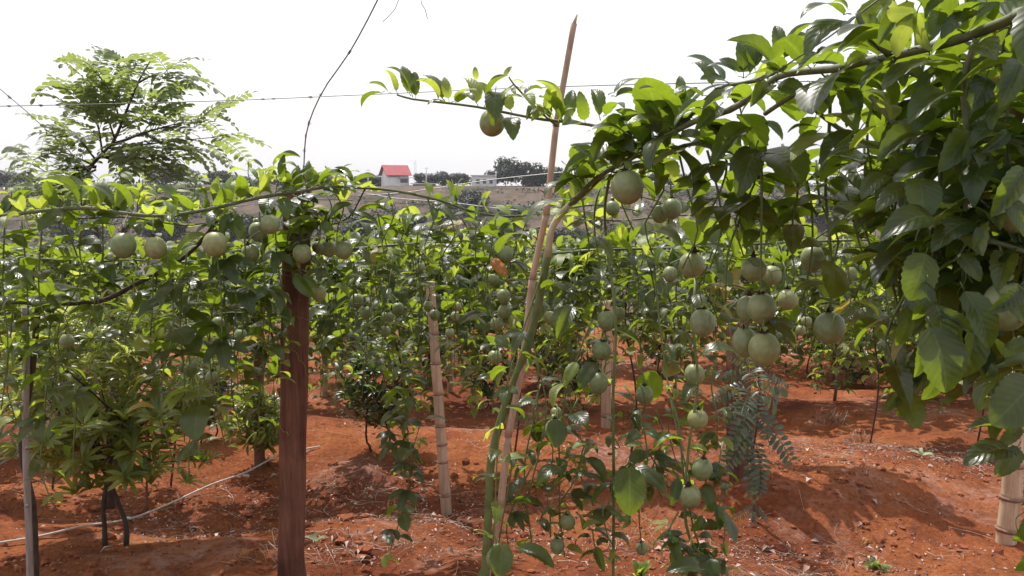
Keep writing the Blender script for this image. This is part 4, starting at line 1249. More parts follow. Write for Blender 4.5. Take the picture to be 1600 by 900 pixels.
HR = [(1556, 452, 1600, 505, .98, -.01, .8, 2), (1500, 440, 1545, 545, 1.0, -.02, .9, 5), (1470, 560, 1440, 625, 1.05, 0, .8, 7), (1420, 470, 1400, 540, 1.12, 0, .9, 1), (1525, 470, 1500, 590, 1.02, 0, .9, 3), (1560, 300, 1600, 370, .98, 0, .8, 6), (1470, 158, 1424, 210, 1.15, -.02, .55, 1), (1468, 160, 1420, 150, 1.18, 0, .2, 4), (1455, 205, 1370, 255, 1.15, -.04, .35, 3), (1545, 110, 1512, 178, 1.1, -.03, .5, 6), (1580, 190, 1516, 232, 1.08, -.02, .35, 2), (1528, 200, 1466, 270, 1.12, -.04, .45, 5), (1525, 205, 1502, 250, 1.08, -.02, .9, 0), (1582, 198, 1528, 240, 1.06, 0, .8, 8),
      (1520, 235, 1530, 262, 1.06, -.02, 1.0, 7), (1432, 268, 1440, 347, 1.1, -.03, 1.15, 16), (1430, 280, 1368, 332, 1.12, -.03, .3, 4), (1395, 268, 1346, 312, 1.2, -.03, .35, 6), (1610, 250, 1548, 340, 1.0, -.02, .6, 3), (1598, 80, 1560, 170, 1.02, -.02, .4, 5), (1575, 105, 1552, 145, 1.02, -.02, 1.1, 1), (1480, 345, 1374, 376, 1.08, -.04, .5, 2),
      (1535, 342, 1455, 395, 1.08, -.03, .35, 7), (1535, 350, 1524, 400, 1.06, -.02, .9, 8), (1535, 348, 1520, 388, 1.0, 0, .5, 4), (1450, 385, 1420, 470, 1.05, -.02, .8, 14), (1490, 390, 1532, 440, 1.05, -.02, .9, 6), (1462, 465, 1470, 548, 1.02, -.02, .85, 15), (1600, 440, 1540, 490, .98, -.02, .8, 3), (1400, 410, 1380, 452, 1.2, 0, .7, 5), (1450, 430, 1425, 500, 1.03, 0, 1.0, 2),
      (1450, 495, 1478, 614, 1.0, -.02, .85, 15), (1452, 482, 1520, 520, 1.02, -.02, .8, 8), (1440, 520, 1428, 590, 1.06, -.01, .8, 0), (1408, 608, 1432, 670, 1.25, -.04, 1.0, 16), (1406, 610, 1378, 645, 1.25, -.03, .8, 4), (1410, 610, 1452, 612, 1.25, -.05, .3, 6), (1402, 608, 1370, 600, 1.25, -.03, .3, 3), (1408, 614, 1396, 650, 1.28, .03, .8, 5),
      (1560, 560, 1618, 535, 1.0, 0, .4, 2), (1556, 565, 1540, 590, 1.05, -.01, .8, 7), (1560, 575, 1615, 570, 1.0, .02, .3, 8), (1625, 585, 1548, 664, .96, -.03, .7, 14), (1560, 620, 1530, 640, 1.05, 0, .5, 4), (1595, 700, 1505, 728, 1.0, -.02, .35, 6), (1592, 680, 1512, 672, 1.0, 0, .25, 3), (1595, 690, 1560, 745, 1.0, -.02, .7, 1), (1600, 660, 1560, 700, 1.02, 0, .6, 5),
      (1620, 790, 1582, 845, .95, 0, .9, 2), (1620, 850, 1585, 892, .95, 0, .8, 7), (1620, 720, 1595, 790, .95, 0, .9, 8), (1430, 15, 1372, 72, 1.12, -.02, .25, 3), (1440, 5, 1400, 90, 1.1, -.02, -.6, 10), (1470, 10, 1452, 66, 1.1, -.02, .5, 5), (1500, -10, 1445, 30, 1.08, 0, .3, 2), (1540, 10, 1470, 62, 1.06, 0, .3, 6), (1580, 0, 1500, 30, 1.05, 0, .3, 8), (1560, -30, 1510, 50, 1.1, 0, .5, 4), (1480, 100, 1428, 150, 1.2, 0, .4, 0), (1500, 130, 1470, 112, 1.2, 0, .3, 7)]
for a in HR:
    hand_leaf(r2_ if a[1] < 300 else (r4_ if a[0] > 1555 else r5_), a[0], a[1], a[2], a[3], a[4], a[5], a[6], 'young' if (a[0], a[1]) in ((1440, 5), (1560, 620)) else 'leaf', a[7])


# ------------------------------------------------------------------ passion fruit
def fruit_body(k):
    r = random.Random(k)
    bm = bmesh.new()
    bmesh.ops.create_uvsphere(bm, u_segments=24, v_segments=16, radius=1.0)
    e = r.uniform(1.04, 1.13)
    for v in bm.verts:
        n = v.co.normalized()
        s = 1 + .006 * math.sin(3 * math.atan2(n.y, n.x) + k) * (1 - n.z ** 2) + .02 * noise.noise(n * 1.3 + Vector((k, 0, 0)))
        v.co = Vector((n.x * s, n.y * s, n.z * s * e * (1 - .04 * max(0, n.z) ** 6)))
    me = bpy.data.meshes.new('fruit_body')
    bm.to_mesh(me)
    bm.free()
    me.materials.append(M['fruit'])
    me.polygons.foreach_set('use_smooth', [True] * len(me.polygons))
    return me


BODY = [fruit_body(k) for k in range(4)]
CALYX, BRACT = [], []
for k in range(3):
    r = random.Random(k)
    v, f = tube_geo([Vector((0, 0, -.06)), Vector((0, 0, .1)), Vector((0, 0, .3))], .16, .07, 7)
    for i in range(7):
        a = i * .9 + r.uniform(-.2, .2)
        d = Vector((math.cos(a), math.sin(a), 0))
        s = Vector((-d.y, d.x, 0))
        o = len(v)
        L = r.uniform(.22, .4)
        v += [d * .1 + s * .08 + Vector((0, 0, .03)), d * .1 - s * .08 + Vector((0, 0, .03)), d * L + Vector((0, 0, r.uniform(-.02, .2))), d * .12 + Vector((0, 0, .14))]
        f += [(o, o + 1, o + 2), (o + 1, o + 3, o + 2), (o + 3, o, o + 2)]
    CALYX.append(mesh_from('calyx', v, f, M['calyx'], smooth=False))
    ps = []
    for i in range(3):
        g = blade(.62, .26, 1.6, .5, .3, .0, 7, 2, .02, i + k * 5)
        a = i * 2.1 + k
        rot = Matrix.Rotation(a, 3, 'Z') @ Matrix.Rotation(-.75 - .25 * i, 3, 'X')
        ps.append(([rot @ Vector(p) + Vector((0, 0, .62)) for p in g[0]], g[1], g[2]))
    j = join(ps)
    BRACT.append(mesh_from('bract', j[0], j[1], M['bract'], j[2]))

canes = [s for s in STEMS if s[2]]
for i, (px, py, dia, D, lab) in enumerate(FRUIT):
    c = at(px, py, D)
    r = dia * D / F / 2 * .97
    root = thing('passion_fruit', c - Vector((0, 0, r)), lab, 'fruit', GRP)
    o = Vector((0, 0, r))
    tilt = Matrix.Rotation(R.uniform(-.15, .15), 3, 'X') @ Matrix.Rotation(R.uniform(-.15, .15), 3, 'Y') @ Matrix.Rotation(R.uniform(0, 6), 3, 'Z')
    fb = put('fruit_body', BODY[i % 4], root, o, tilt, r)
    fb.scale = (r * R.uniform(.95, 1.02), r * R.uniform(.95, 1.02), r * R.uniform(.97, 1.06))
    top = c + tilt @ Vector((0, 0, r * 1.0))
    put('calyx', CALYX[i % 3], root, top - root.location, tilt, r * R.uniform(1.15, 1.5))
    nk = top + Vector((0, 0, r * .42))
    # the stalk reaches the nearest stem above; a new shoot is hung where none is near
    best = min((((s[0] - nk).length, s) for s in STEMS if s[0].z > nk.z - .002), key=lambda a: a[0], default=(9, None))
    if best[0] > .14:
        cb = min(canes, key=lambda s: (s[0] - nk).xy.length + .25 * abs(s[0].z - nk.z) + (5 if s[0].z < nk.z + .03 else 0))
        e = nk + Vector((R.uniform(-.008, .008), .006, .025))
        md = cb[0].lerp(e, .5)
        pts = [cb[0], Vector((e.x * .8 + cb[0].x * .2, e.y * .8 + cb[0].y * .2, md.z)), e, e + Vector((R.uniform(-.01, .01), .03, -.10))]
        so, sm = stem(cb[1], pts, .0026, .0018)
        dress(so, sm, .075, .075, lob=.3, start=.1)
        tgt = e
    else:
        tgt = best[1][0]
    mid = (nk + tgt) / 2 + Vector((0, 0, .004))
    tube('stalk', catmull([top + (nk - top) * .2, nk, mid, tgt], .008), .0019, .0016, M['stem'], root, sides=5)
    if R.random() < .62:
        put('bract', BRACT[i % 3], root, top - root.location + Vector((0, 0, r * .05)), Matrix.Rotation(R.uniform(0, 6), 3, 'Z'), r * R.uniform(.7, .95))

# the dry orange leaf caught on the string and a pale flower
dl = mesh_from('dry_leaf', *blade(.9, .33, 2.2, .9, .8, .05, 14, 3, .02, 77, wavy=.4)[:2], M['dry_leaf'], blade(.9, .33, 2.2, .9, .8, .05, 14, 3, .02, 77)[2])
for (a, b, c, D, lab) in ((((768, 404), (790, 428)), .9, 'x', 2.68, 'crumpled dry orange leaf hanging left of the thin stake'),):
    p, q = at(*a[0], D), at(*a[1], D - .02)
    t = put('dry_leaf', dl, None, p, frame(q - p, Vector((-.2, -1, .3))), (q - p).length * 1.25)
    tag(t, lab, 'dry leaf')
def flower(px, py, D, size, lab):
    c = at(px, py, D)
    root = thing('passion_flower', c, lab, 'flower')
    pm = mesh_from('petal', *blade(1, .2, .6, .2, 0, 0, 5, 1, 0)[:2], M['petal'])
    for i in range(9):
        a = i * math.tau / 9
        d = Vector((math.cos(a), -.35, math.sin(a)))
        put('petal', pm, root, (0, 0, 0), frame(d, Vector((0, -1, 0))), size)
    tube('ovary', [c + Vector((0, .003, 0)), c + Vector((0, -.012, 0))], .006, .004, M['bract'], root, sides=8)
    tube('stalk', [c, c + Vector((.0, .02, .03)), c + Vector((0, .02, .06))], .0016, .0016, M['stem'], root, sides=5)
flower(229, 420, 2.5, .022, 'pale passion flower below the gap between the two left fruit')

# ------------------------------------------------------------------ rows behind
def simple_leaf(nr=3, W=.3, fold=.3, arch=1.0, k=0):
    return blade(1, W, arch, fold, .1, 0, nr, 1, 0.05, k)


SL = [simple_leaf(4, .30, .35, 1.0, 1), simple_leaf(4, .26, .2, 1.5, 2)]


def mass(name, items, mt, parent=None, origin=Vector((0, 0, 0)), tmpl=None):
    """Many small leaves joined in one mesh; items = (pos, dir, normal, size)."""
    T = tmpl or SL
    V, Fc = [], []
    tv = [np.array(t[0]) for t in T]
    off = 0
    for i, (p, d, n, s) in enumerate(items):
        q = i % len(T)
        m = np.array(frame(d, n))
        V.append(tv[q] @ m.T * s + np.array(p - origin))
        Fc += [tuple(a + off for a in f) for f in T[q][1]]
        off += len(tv[q])
    V = np.concatenate(V)
    me = bpy.data.meshes.new(name)
    me.from_pydata(V.tolist(), [], Fc)
    me.materials.append(mt)
    me.polygons.foreach_set('use_smooth', [True] * len(me.polygons))
    return put(name, me, parent, origin - (wpos(parent) if parent else Vector((0, 0, 0))))


ROW2 = [(60, 4.6, 'second-row vine behind the bushy shrub at far left'), (250, 4.7, 'second-row vine hanging behind the two left fruit'), (430, 4.8, 'second-row vine seen just behind the timber post'),
        (620, 5.0, 'second-row vine hanging behind the leaning bamboo post'), (800, 4.9, 'second-row vine curtain behind the thin stake'), (985, 4.8, 'second-row vine behind the strings of fruit right of the stake'),
        (1180, 4.7, 'second-row vine behind the dark bunch of four fruit'), (1370, 5.8, 'second-row vine in the sunlit gap on the right'), (1540, 5.6, 'second-row vine hidden behind the right-hand dark leaves')]
for i, (px, D, lab) in enumerate(ROW2):
    g = gp(at(px, 500, D).x, D)
    v = thing('passion_vine', g, lab, 'vine', 'vines of the second row')
    w = .5
    hz = gz(g.x, g.y) + 1.36
    stem(v, [g, g + Vector((.05, .02, .5)), g + Vector((-.03, 0, 1.0)), Vector((g.x, g.y, hz))], .007, .005, 'bark', 'trunk', False, 6, .1)
    co, cs = stem(v, [Vector((g.x - w, g.y + .1, hz - .02)), Vector((g.x - .2, g.y, hz + .03)), Vector((g.x + .2, g.y + .05, hz)), Vector((g.x + w, g.y - .1, hz + .02))], .006, .005, 'cane', 'cane', False, 6, .1)
    dress(co, cs, .022, .095, 'row', up=(-.4, .9), taper=0)
    for k in range(15):
        x = g.x + R.uniform(-w, w)
        y_ = g.y + R.uniform(-.3, .3)
        ln = R.uniform(.4, 1.05)
        so, sm = stem(v, [Vector((x, g.y, hz)), Vector((x + R.uniform(-.04, .04), y_, hz - ln * .5)), Vector((x + R.uniform(-.06, .06), y_, hz - ln))], .003, .002, 'stem', 'shoot', False, 4, .1)
        dress(so, sm, .038, .095, 'row', taper=.3)

ROWS = [(7.3, 7, 'third'), (10.0, 7, 'fourth'), (13.5, 6, 'fifth')]
PLACE = ['at the far left', 'left of the bushy shrub', 'left of the timber post', 'right of the timber post', 'near the thin stake', 'right of the thin stake', 'behind the bunch of four fruit', 'at the far right']
for D, n, nm in ROWS:
    for i in range(n):
        x = (-.72 + 1.44 * (i + .5) / n) * D
        g = gp(x, D)
        v = thing('passion_vine', g, '%s-row vine %s, small in the distance' % (nm, PLACE[min(7, int((i + .5) / n * 8))]), 'vine', 'vines of the far rows')
        hz = gz(x, D) + 1.36
        stem(v, [g, g + Vector((.04, 0, .7)), Vector((x, D, hz))], .016, .01, 'redbark', 'trunk', False, 5, .2)
        w = .74 * D / n * 1.0
        items = []
        for k in range(int(1500 if D < 8 else 1300)):
            lx = x + R.uniform(-w, w)
            col = noise.noise(Vector((lx * 2.2, D, 1))) * .5 + .5
            dz = R.random() ** 1.25 * (.45 + 1.0 * col)
            p = Vector((lx, D + R.uniform(-.45, .45), hz + .12 - dz + .06 * noise.noise(Vector((lx * 3, D, 4)))))
            d = Vector((R.uniform(-1, 1), R.uniform(-1, .6), R.uniform(-.9, .3)))
            items.append((p, d, Vector((0, 0, 1)) + rvec(.6), R.uniform(.08, .13)))
        fo = mass('foliage', items, M['mass'], v, g)
        fo['kind'] = 'stuff'

# ------------------------------------------------------------------ shrubs and young trees
def whorl(n, L, W, seed, up=.35, arch=.9):
    r = random.Random(seed)
    ps = []
    for i in range(n):
        a = i * 2.4 + r.uniform(-.3, .3)
        e = up + r.uniform(-.5, .5)
        d = Vector((math.cos(a) * math.cos(e), math.sin(a) * math.cos(e), math.sin(e)))
        b = blade(1, W, arch, .35, .05, 0, 5, 1, .04, seed + i, base=.7, tip=.75)
        m = frame(d, Vector((0, 0, 1)))
        s = L * r.uniform(.7, 1.1)
        ps.append(([m @ Vector(p) * s for p in b[0]], b[1], b[2]))
    return join(ps)


WH = {}
for mt in ('shrub', 'shrub_dark'):
    WH[mt] = []
    for k in range(6):
        g = whorl(12, 1.0, .115, k * 11, .35)
        WH[mt].append(mesh_from('leaf_whorl', g[0], g[1], M[mt], g[2]))


def shrub(px, py, top, wpx, label, mt='shrub', n=170, ls=.085, stems=2, low=.30, cat='shrub', depth=.8, name='leafy_shrub', barkm='bark', group=None, lean=0):
    """Stems branching into an uneven crown of leaf whorls."""
    g = ground_at(px, py)
    H = at(px, top, g.y).z - g.z
    W = wpx * g.y / F / 2
    root = thing(name, g - Vector((0, 0, .02)), label, cat, group)
    cen = Vector((g.x + lean, g.y, g.z + H * (low + (1 - low) * .5)))
    hz = H * (1 - low) * .52
    tips = []
    for s in range(stems):
        b = g + Vector(((s - (stems - 1) / 2) * .09, R.uniform(-.03, .03), -.03))
        m = b + Vector((R.uniform(-.06, .06) + lean * .5, 0, H * low * .9))
        e = cen + Vector((R.uniform(-.3, .3) * W, R.uniform(-.3, .3) * W, R.uniform(-.1, .5) * hz))
        sm = catmull([b, b.lerp(m, .5) + Vector((R.uniform(-.03, .03), 0, 0)), m, e], .04)
        tube('trunk', sm, .0125 * H / 1.1, .005, M[barkm], root, sides=7, wob=.1, seed=s)
        tips.append(sm)
    nb = 16
    for k in range(nb):
        sm = tips[k % stems]
        a = sm[int(len(sm) * R.uniform(.45, .9))]
        an = R.uniform(0, 6.28)
        e = cen + Vector((math.cos(an) * W * .75, math.sin(an) * W * .75 * depth, R.uniform(-.8, .8) * hz))
        tube('branch', catmull([a, a.lerp(e, .5) + Vector((0, 0, .03)), e], .06), .006, .0025, M[barkm], root, sides=5)
    k = 0
    tries = 0
    while k < n and tries < n * 20:
        tries += 1
        v = rvec()
        q = v.length
        if q > 1 or q < .35:
            continue
        lump = 1 + .38 * noise.noise(v.normalized() * 2.1 + Vector((px, 0, 0)))
        p = cen + Vector((v.x * W * lump, v.y * W * depth * lump, v.z * hz * lump))
        nrm = Vector((v.x * .6, v.y * .6, max(.1, v.z) + .5)) + rvec(.3)
        rot = frame(Vector((R.uniform(-1, 1), R.uniform(-1, 1), 0.01)), nrm)
        put('leaf_whorl', WH[mt][R.randrange(6)], root, p - root.location, rot, ls * R.uniform(.75, 1.25))
        k += 1
    return root


shrub(178, 856, 480, 330, 'bushy yellow-green shrub with two dark stems left of the timber post', 'shrub', 298, .09, 2, .27)
shrub(90, 690, 470, 260, 'dense yellow-green shrub behind the thin grey stick at left', 'shrub', 250, .095, 2, .25)
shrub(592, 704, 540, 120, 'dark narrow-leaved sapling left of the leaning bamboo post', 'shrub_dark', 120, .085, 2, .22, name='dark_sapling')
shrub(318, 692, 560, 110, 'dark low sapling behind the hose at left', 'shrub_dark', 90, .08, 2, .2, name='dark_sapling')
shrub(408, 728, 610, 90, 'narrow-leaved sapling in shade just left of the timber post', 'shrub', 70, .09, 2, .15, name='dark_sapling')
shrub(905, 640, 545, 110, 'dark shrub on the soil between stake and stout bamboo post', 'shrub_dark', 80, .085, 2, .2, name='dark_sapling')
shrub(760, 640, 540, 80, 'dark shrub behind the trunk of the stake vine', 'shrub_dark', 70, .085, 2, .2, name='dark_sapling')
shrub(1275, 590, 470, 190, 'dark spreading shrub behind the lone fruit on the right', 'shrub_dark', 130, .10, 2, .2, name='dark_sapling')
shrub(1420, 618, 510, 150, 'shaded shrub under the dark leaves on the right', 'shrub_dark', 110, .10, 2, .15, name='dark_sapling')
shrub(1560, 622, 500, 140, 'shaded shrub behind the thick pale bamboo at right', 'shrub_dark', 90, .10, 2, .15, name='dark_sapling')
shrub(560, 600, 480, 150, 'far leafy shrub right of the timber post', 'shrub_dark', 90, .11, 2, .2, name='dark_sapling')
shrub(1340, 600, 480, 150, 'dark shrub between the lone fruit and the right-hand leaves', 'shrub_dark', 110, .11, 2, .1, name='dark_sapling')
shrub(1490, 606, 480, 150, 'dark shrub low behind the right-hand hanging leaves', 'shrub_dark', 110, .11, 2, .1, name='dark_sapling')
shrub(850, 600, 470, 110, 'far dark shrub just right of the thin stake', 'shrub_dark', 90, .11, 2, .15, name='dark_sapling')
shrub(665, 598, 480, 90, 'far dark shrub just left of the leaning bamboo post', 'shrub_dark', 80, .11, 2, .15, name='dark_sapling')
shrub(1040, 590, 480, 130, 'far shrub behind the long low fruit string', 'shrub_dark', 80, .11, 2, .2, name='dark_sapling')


def pinnate(n, L, ll, lw, droop, seed):
    """A feathery leaf: curved rachis with paired leaflets, base at the origin, along +Y."""
    r = random.Random(seed)
    pts = []
    y = z = 0.0
    for i in range(13):
        pts.append(Vector((0, y, z)))
        a = .35 - droop * i / 12
        y += math.cos(a) / 12
        z += math.sin(a) / 12
    v, f = tube_geo(pts, .008, .004, 4)
    ps = [(v, f, [(0, 0)] * len(v))]
    for i in range(n + 1):
        t = .16 + .84 * i / n
        q = t * 12
        k = min(11, int(q))
        p = pts[k].lerp(pts[k + 1], q - k)
        tg = (pts[k + 1] - pts[k]).normalized()
        for s in ((-1, 1) if i < n else (0,)):
            d = Vector((s, 0, 0)) + tg * (.35 if s else 1) + Vector((0, 0, r.uniform(-.35, .1)))
            b = blade(1, lw, .5, .2, 0, 0, 4, 1, 0.0, seed + i, base=.5, tip=.5)
            m = frame(d, Vector((0, 0, 1)) + Vector((r.uniform(-.3, .3), r.uniform(-.3, .3), 0)))
            sz = ll * r.uniform(.85, 1.1) * (.75 + .5 * math.sin(math.pi * min(1, t)))
            ps.append(([p + m @ Vector(c) * sz for c in b[0]], b[1], b[2]))
    return join(ps)


PIN, PING = [], []
for k in range(5):
    g = pinnate(8, 1, .19, .24, .9 + .25 * k, k * 3)
    PIN.append(mesh_from('feathery_leaf', g[0], g[1], M['pinnate'], g[2]))
    g = pinnate(10, 1, .16, .17, .7 + .15 * k, k * 3 + 50)
    PING.append(mesh_from('feathery_leaf', g[0], g[1], M['pinnate_grey'], g[2]))

# the feathery tree against the sky at left
D = 4.3
g = gp(at(150, 500, D).x, D)
ft = thing('feathery_tree', g, 'small tree with feathery leaves rising against the sky at left', 'tree')
crown_base = at(150, 290, D)
tk = catmull([g, g.lerp(crown_base, .5) + Vector((.06, 0, 0)), at(140, 300, D), at(146, 255, D), at(175, 225, D), at(195, 180, D), at(215, 130, D), at(235, 95, D)], .05)
tube('trunk', tk, .028, .004, M['bark'], ft, sides=8, wob=.06)
ends = [((146, 258), (95, 238), (50, 250)), ((150, 250), (110, 205), (85, 215)), ((160, 240), (150, 190), (120, 180)), ((180, 220), (160, 165), (130, 150)), ((190, 195), (170, 140), (150, 115)), ((205, 155), (200, 120), (180, 105)),
        ((190, 200), (235, 175), (255, 150)), ((175, 228), (250, 200), (305, 200)), ((170, 232), (230, 230), (290, 235)), ((160, 245), (215, 260), (270, 265)), ((215, 130), (245, 115), (265, 118)), ((150, 260), (90, 275), (45, 285)), ((175, 225), (270, 195), (335, 190)), ((150, 262), (120, 262), (70, 268)), ((165, 245), (200, 245), (240, 250)), ((172, 232), (260, 222), (330, 215)), ((150, 265), (100, 290), (60, 300))]
lv = []
for a, b, c in ends:
    dy = R.uniform(-.35, .35)
    P = [at(*a, D), at(*b, D + dy * .5), at(*c, D + dy)]
    sm = catmull(P, .05)
    tube('branch', sm, .006, .002, M['bark'], ft, sides=5)
    for t in (.2, .4, .6, .8, 1.0):
        p = sm[min(len(sm) - 1, int(t * (len(sm) - 1)))]
        for s in (-1, 1):
            d = (P[2] - P[0]).normalized() * .7 + Vector((R.uniform(-.8, .8), R.uniform(-.9, .9), R.uniform(-.45, .35)))
            lv.append((p, d))
for t in (.78, .84, .9, .95, 1.0):
    p = tk[int(t * (len(tk) - 1))]
    for s in range(2):
        a = R.uniform(0, 6.28)
        lv.append((p, Vector((math.cos(a), math.sin(a), R.uniform(-.1, .7)))))
for p, d in lv:
    put('feathery_leaf', PIN[R.randrange(5)], ft, p - g, frame(d, Vector((0, 0, 1)) + rvec(.3)), R.uniform(.20, .30))

# grey-green feathery sapling on the right
g = ground_at(1178, 815)
sp = thing('feathery_sapling', g, 'grey-green feathery sapling with drooping leaves on the right-hand soil', 'sapling')
tp = at(1172, 575, g.y)
tk = catmull([g - Vector((0, 0, .02)), at(1178, 740, g.y), at(1172, 660, g.y), tp], .04)
tube('trunk', tk, .011, .005, M['redbark'], sp, sides=7)
for (bx, by, tx, ty, dd_) in [(1174, 690, 1180, 775, -.12), (1174, 670, 1130, 735, -.1), (1176, 680, 1195, 770, -.15), (1174, 640, 1150, 720, -.12), (1174, 635, 1240, 720, -.1), (1172, 620, 1125, 660, .05), (1172, 610, 1200, 680, -.15), (1172, 600, 1110, 625, .0),
                              (1172, 590, 1235, 610, .1), (1172, 585, 1130, 590, .15), (1172, 578, 1205, 555, .1), (1172, 578, 1140, 550, -.1), (1172, 600, 1225, 640, .2), (1172, 625, 1150, 690, -.2), (1178, 790, 1150, 812, -.05), (1178, 790, 1200, 815, -.05), (1178, 795, 1176, 822, -.08), (1172, 580, 1175, 545, 0), (1172, 582, 1185, 600, -.3), (1172, 612, 1160, 640, -.3)]:
    a, b = at(bx, by, g.y), at(tx, ty, g.y + dd_)
    put('feathery_leaf', PING[R.randrange(2, 5)], sp, a - g, frame(b - a, Vector((0, -.8, .5)) + rvec(.35)), (b - a).length * 1.1)

# ------------------------------------------------------------------ things on the soil
P = [ground_at(*p) + Vector((0, 0, .012 + h)) for p, h in (((-40, 858), 0), ((60, 842), 0), ((130, 832), .02), ((200, 815), .0), ((260, 795), .01), ((330, 768), .03), ((385, 748), .03), ((440, 727), .06), ((500, 700), 0))]
hs = put('garden_hose', None, None, P[0])
tag(hs, 'thin pale hose lying across the soil left of the timber post', 'hose')
tube('tubing', catmull(P, .05), .0055, .0055, M['hose'], hs, sides=8)
for px, py in ((200, 815), (385, 748)):
    q = ground_at(px, py) + Vector((0, 0, .014))
    tube('coupling', [q - Vector((.02, -.006, -.004)), q + Vector((.02, -.006, .006))], .008, .008, M['hose'], hs, sides=8)
p = ground_at(231, 800)
sd = thing('dry_sapling', p - Vector((0, 0, .02)), 'bare reddish dry stem standing beside the hose', 'stem')
tube('stem', catmull([p - Vector((0, 0, .02)), at(229, 770, p.y), at(232, 690, p.y), at(225, 640, p.y)], .05), .008, .004, M['redbark'], sd, sides=6)
for a, b in (((229, 770), (221, 755)), ((230, 775), (237, 762)), ((231, 700), (245, 675))):
    tube('twig', [at(*a, p.y), at((a[0] + b[0]) / 2 + 2, (a[1] + b[1]) / 2, p.y), at(*b, p.y)], .0035, .002, M['redbark'], sd, sides=5)
hl = leaf_obj(sd, at(232, 745, p.y - .02), Vector((.7, -.2, .2)), Vector((0, -.3, 1)), .13, 'young')
leaf_obj(sd, at(228, 728, p.y - .02), Vector((.5, -.3, .6)), Vector((0, -.3, 1)), .13, 'leaf')
leaf_obj(sd, at(228, 740, p.y - .02), Vector((-.6, -.3, -.2)), Vector((0, -.3, 1)), .12, 'young')

fl = blade(.9, .22, 1.9, .9, .5, .03, 10, 2, .02, 91, wavy=.2)
flm = mesh_from('fallen_leaf', fl[0], fl[1], M['pale_leaf'], fl[2])
p = ground_at(495, 850) + Vector((0, 0, .01))
r_ = thing('fallen_leaf', p, 'curled pale green fallen leaf on the soil right of the timber post', 'leaf')
for d in (Vector((-.8, -.1, .35)), Vector((0, -.1, .9)), Vector((.85, -.1, .35))):
    put('lobe', flm, r_, (0, 0, 0), frame(d, Vector((0, -.5, 1))), .065)
p = ground_at(1440, 715) + Vector((0, 0, .01))
r_ = thing('fallen_leaf', p, 'wilted pale lobed leaf lying on the right-hand soil', 'leaf')
for d in (Vector((-.8, .3, .15)), Vector((.2, .9, .3)), Vector((.85, -.1, .05)), Vector((.6, -.5, .05))):
    put('lobe', flm, r_, (0, 0, 0), frame(d, Vector((0, -.3, 1))), .085)
p = ground_at(374, 876) + Vector((0, 0, .012))
t = put('dry_leaf', dl, None, p, frame(Vector((.9, .3, .3)), Vector((-.3, -.4, 1))), .07)
tag(t, 'small orange dry leaf on the soil left of the timber post base', 'dry leaf')
p = ground_at(1345, 855) + Vector((0, 0, .008))
t = put('dry_leaf', dl, None, p, frame(Vector((.7, .5, .25)), Vector((.2, -.5, 1))), .06)
tag(t, 'brown curled dry leaf on the soil by the small weed', 'dry leaf')
for px, py, lab in ((1368, 893, 'tiny feathery green weed on the soil at the bottom right'), (1000, 905, 'small bright green seedling at the bottom edge right of centre')):
    p = ground_at(px, py)
    w_ = thing('weed', p - Vector((0, 0, .01)), lab, 'weed')
    for k in range(16):
        a = R.uniform(0, 6.28)
        d = Vector((math.cos(a) * .6, math.sin(a) * .6, R.uniform(.4, 1.2)))
        put('leaf', PIN[R.randrange(5)] if px > 1200 else LEAF['young'][R.randrange(6)], w_, (0, 0, .01), frame(d, Vector((0, 0, 1)) + rvec(.4)), R.uniform(.05, .09))


def patch(x, y):
    """How littered the soil is at a spot."""
    b = noise.noise(Vector((x * 1.3, y * 1.6, 9))) * .5 + .06
    for cx, cy, rx, ry, k in ((-1.35, 4.3, .75, .45, 1.4), (-.35, 4.2, .45, .5, .9), (2.4, 5.2, 1.0, .6, 1.1), (.95, 3.6, .6, .4, .8), (-.75, 3.35, .3, .2, 1.1), (1.4, 3.4, .5, .25, .5), (.3, 3.5, .5, .3, .4), (-.4, 6.5, .8, .8, .5)):
        b += k * math.exp(-((x - cx) / rx) ** 2 - ((y - cy) / ry) ** 2)
    return b


items = []
while len(items) < 10500:
    y = R.uniform(2.7, 10) if R.random() < .35 else R.uniform(2.8, 5.8)
    x = R.uniform(-.75, .75) * y
    if R.random() > patch(x, y):
        continue
    d = Vector((R.uniform(-1, 1), R.uniform(-1, 1), R.uniform(-.1, .35)))
    items.append((Vector((x, y, gz(x, y) + .004)), d, Vector((0, 0, 1)) + rvec(.7), R.uniform(.006, .022) * (2.6 if R.random() < .06 else 1)))
lt = mass('leaf_litter', items, M['litter'], tmpl=[simple_leaf(2, .3, .5, 1.6, 5), simple_leaf(2, .16, .8, 1.2, 6)])
tag(lt, 'scattered scraps of dry pale leaves over the red soil', 'litter', kind='stuff')
v, f = [], []
n = 0
while n < 1100:
    y = R.uniform(2.8, 7.5)
    x = R.uniform(-.75, .75) * y
    if R.random() > patch(x, y) * .9:
        continue
    L = R.uniform(.04, .26)
    a = R.uniform(0, 6.28)
    cu = R.uniform(-1.2, 1.2)
    pts = []
    for i in range(6):
        t = i / 5
        px_, py_ = x + math.cos(a + cu * t) * L * t, y + math.sin(a + cu * t) * L * t
        pts.append(Vector((px_, py_, gz(px_, py_) + .004 + R.uniform(0, .02) * (1 if L > .1 else .4))))
    tv, tf = tube_geo(pts, R.uniform(.0008, .0022), .0007, 3)
    o = len(v)
    v += tv
    f += [tuple(i + o for i in q) for q in tf]
    n += 1
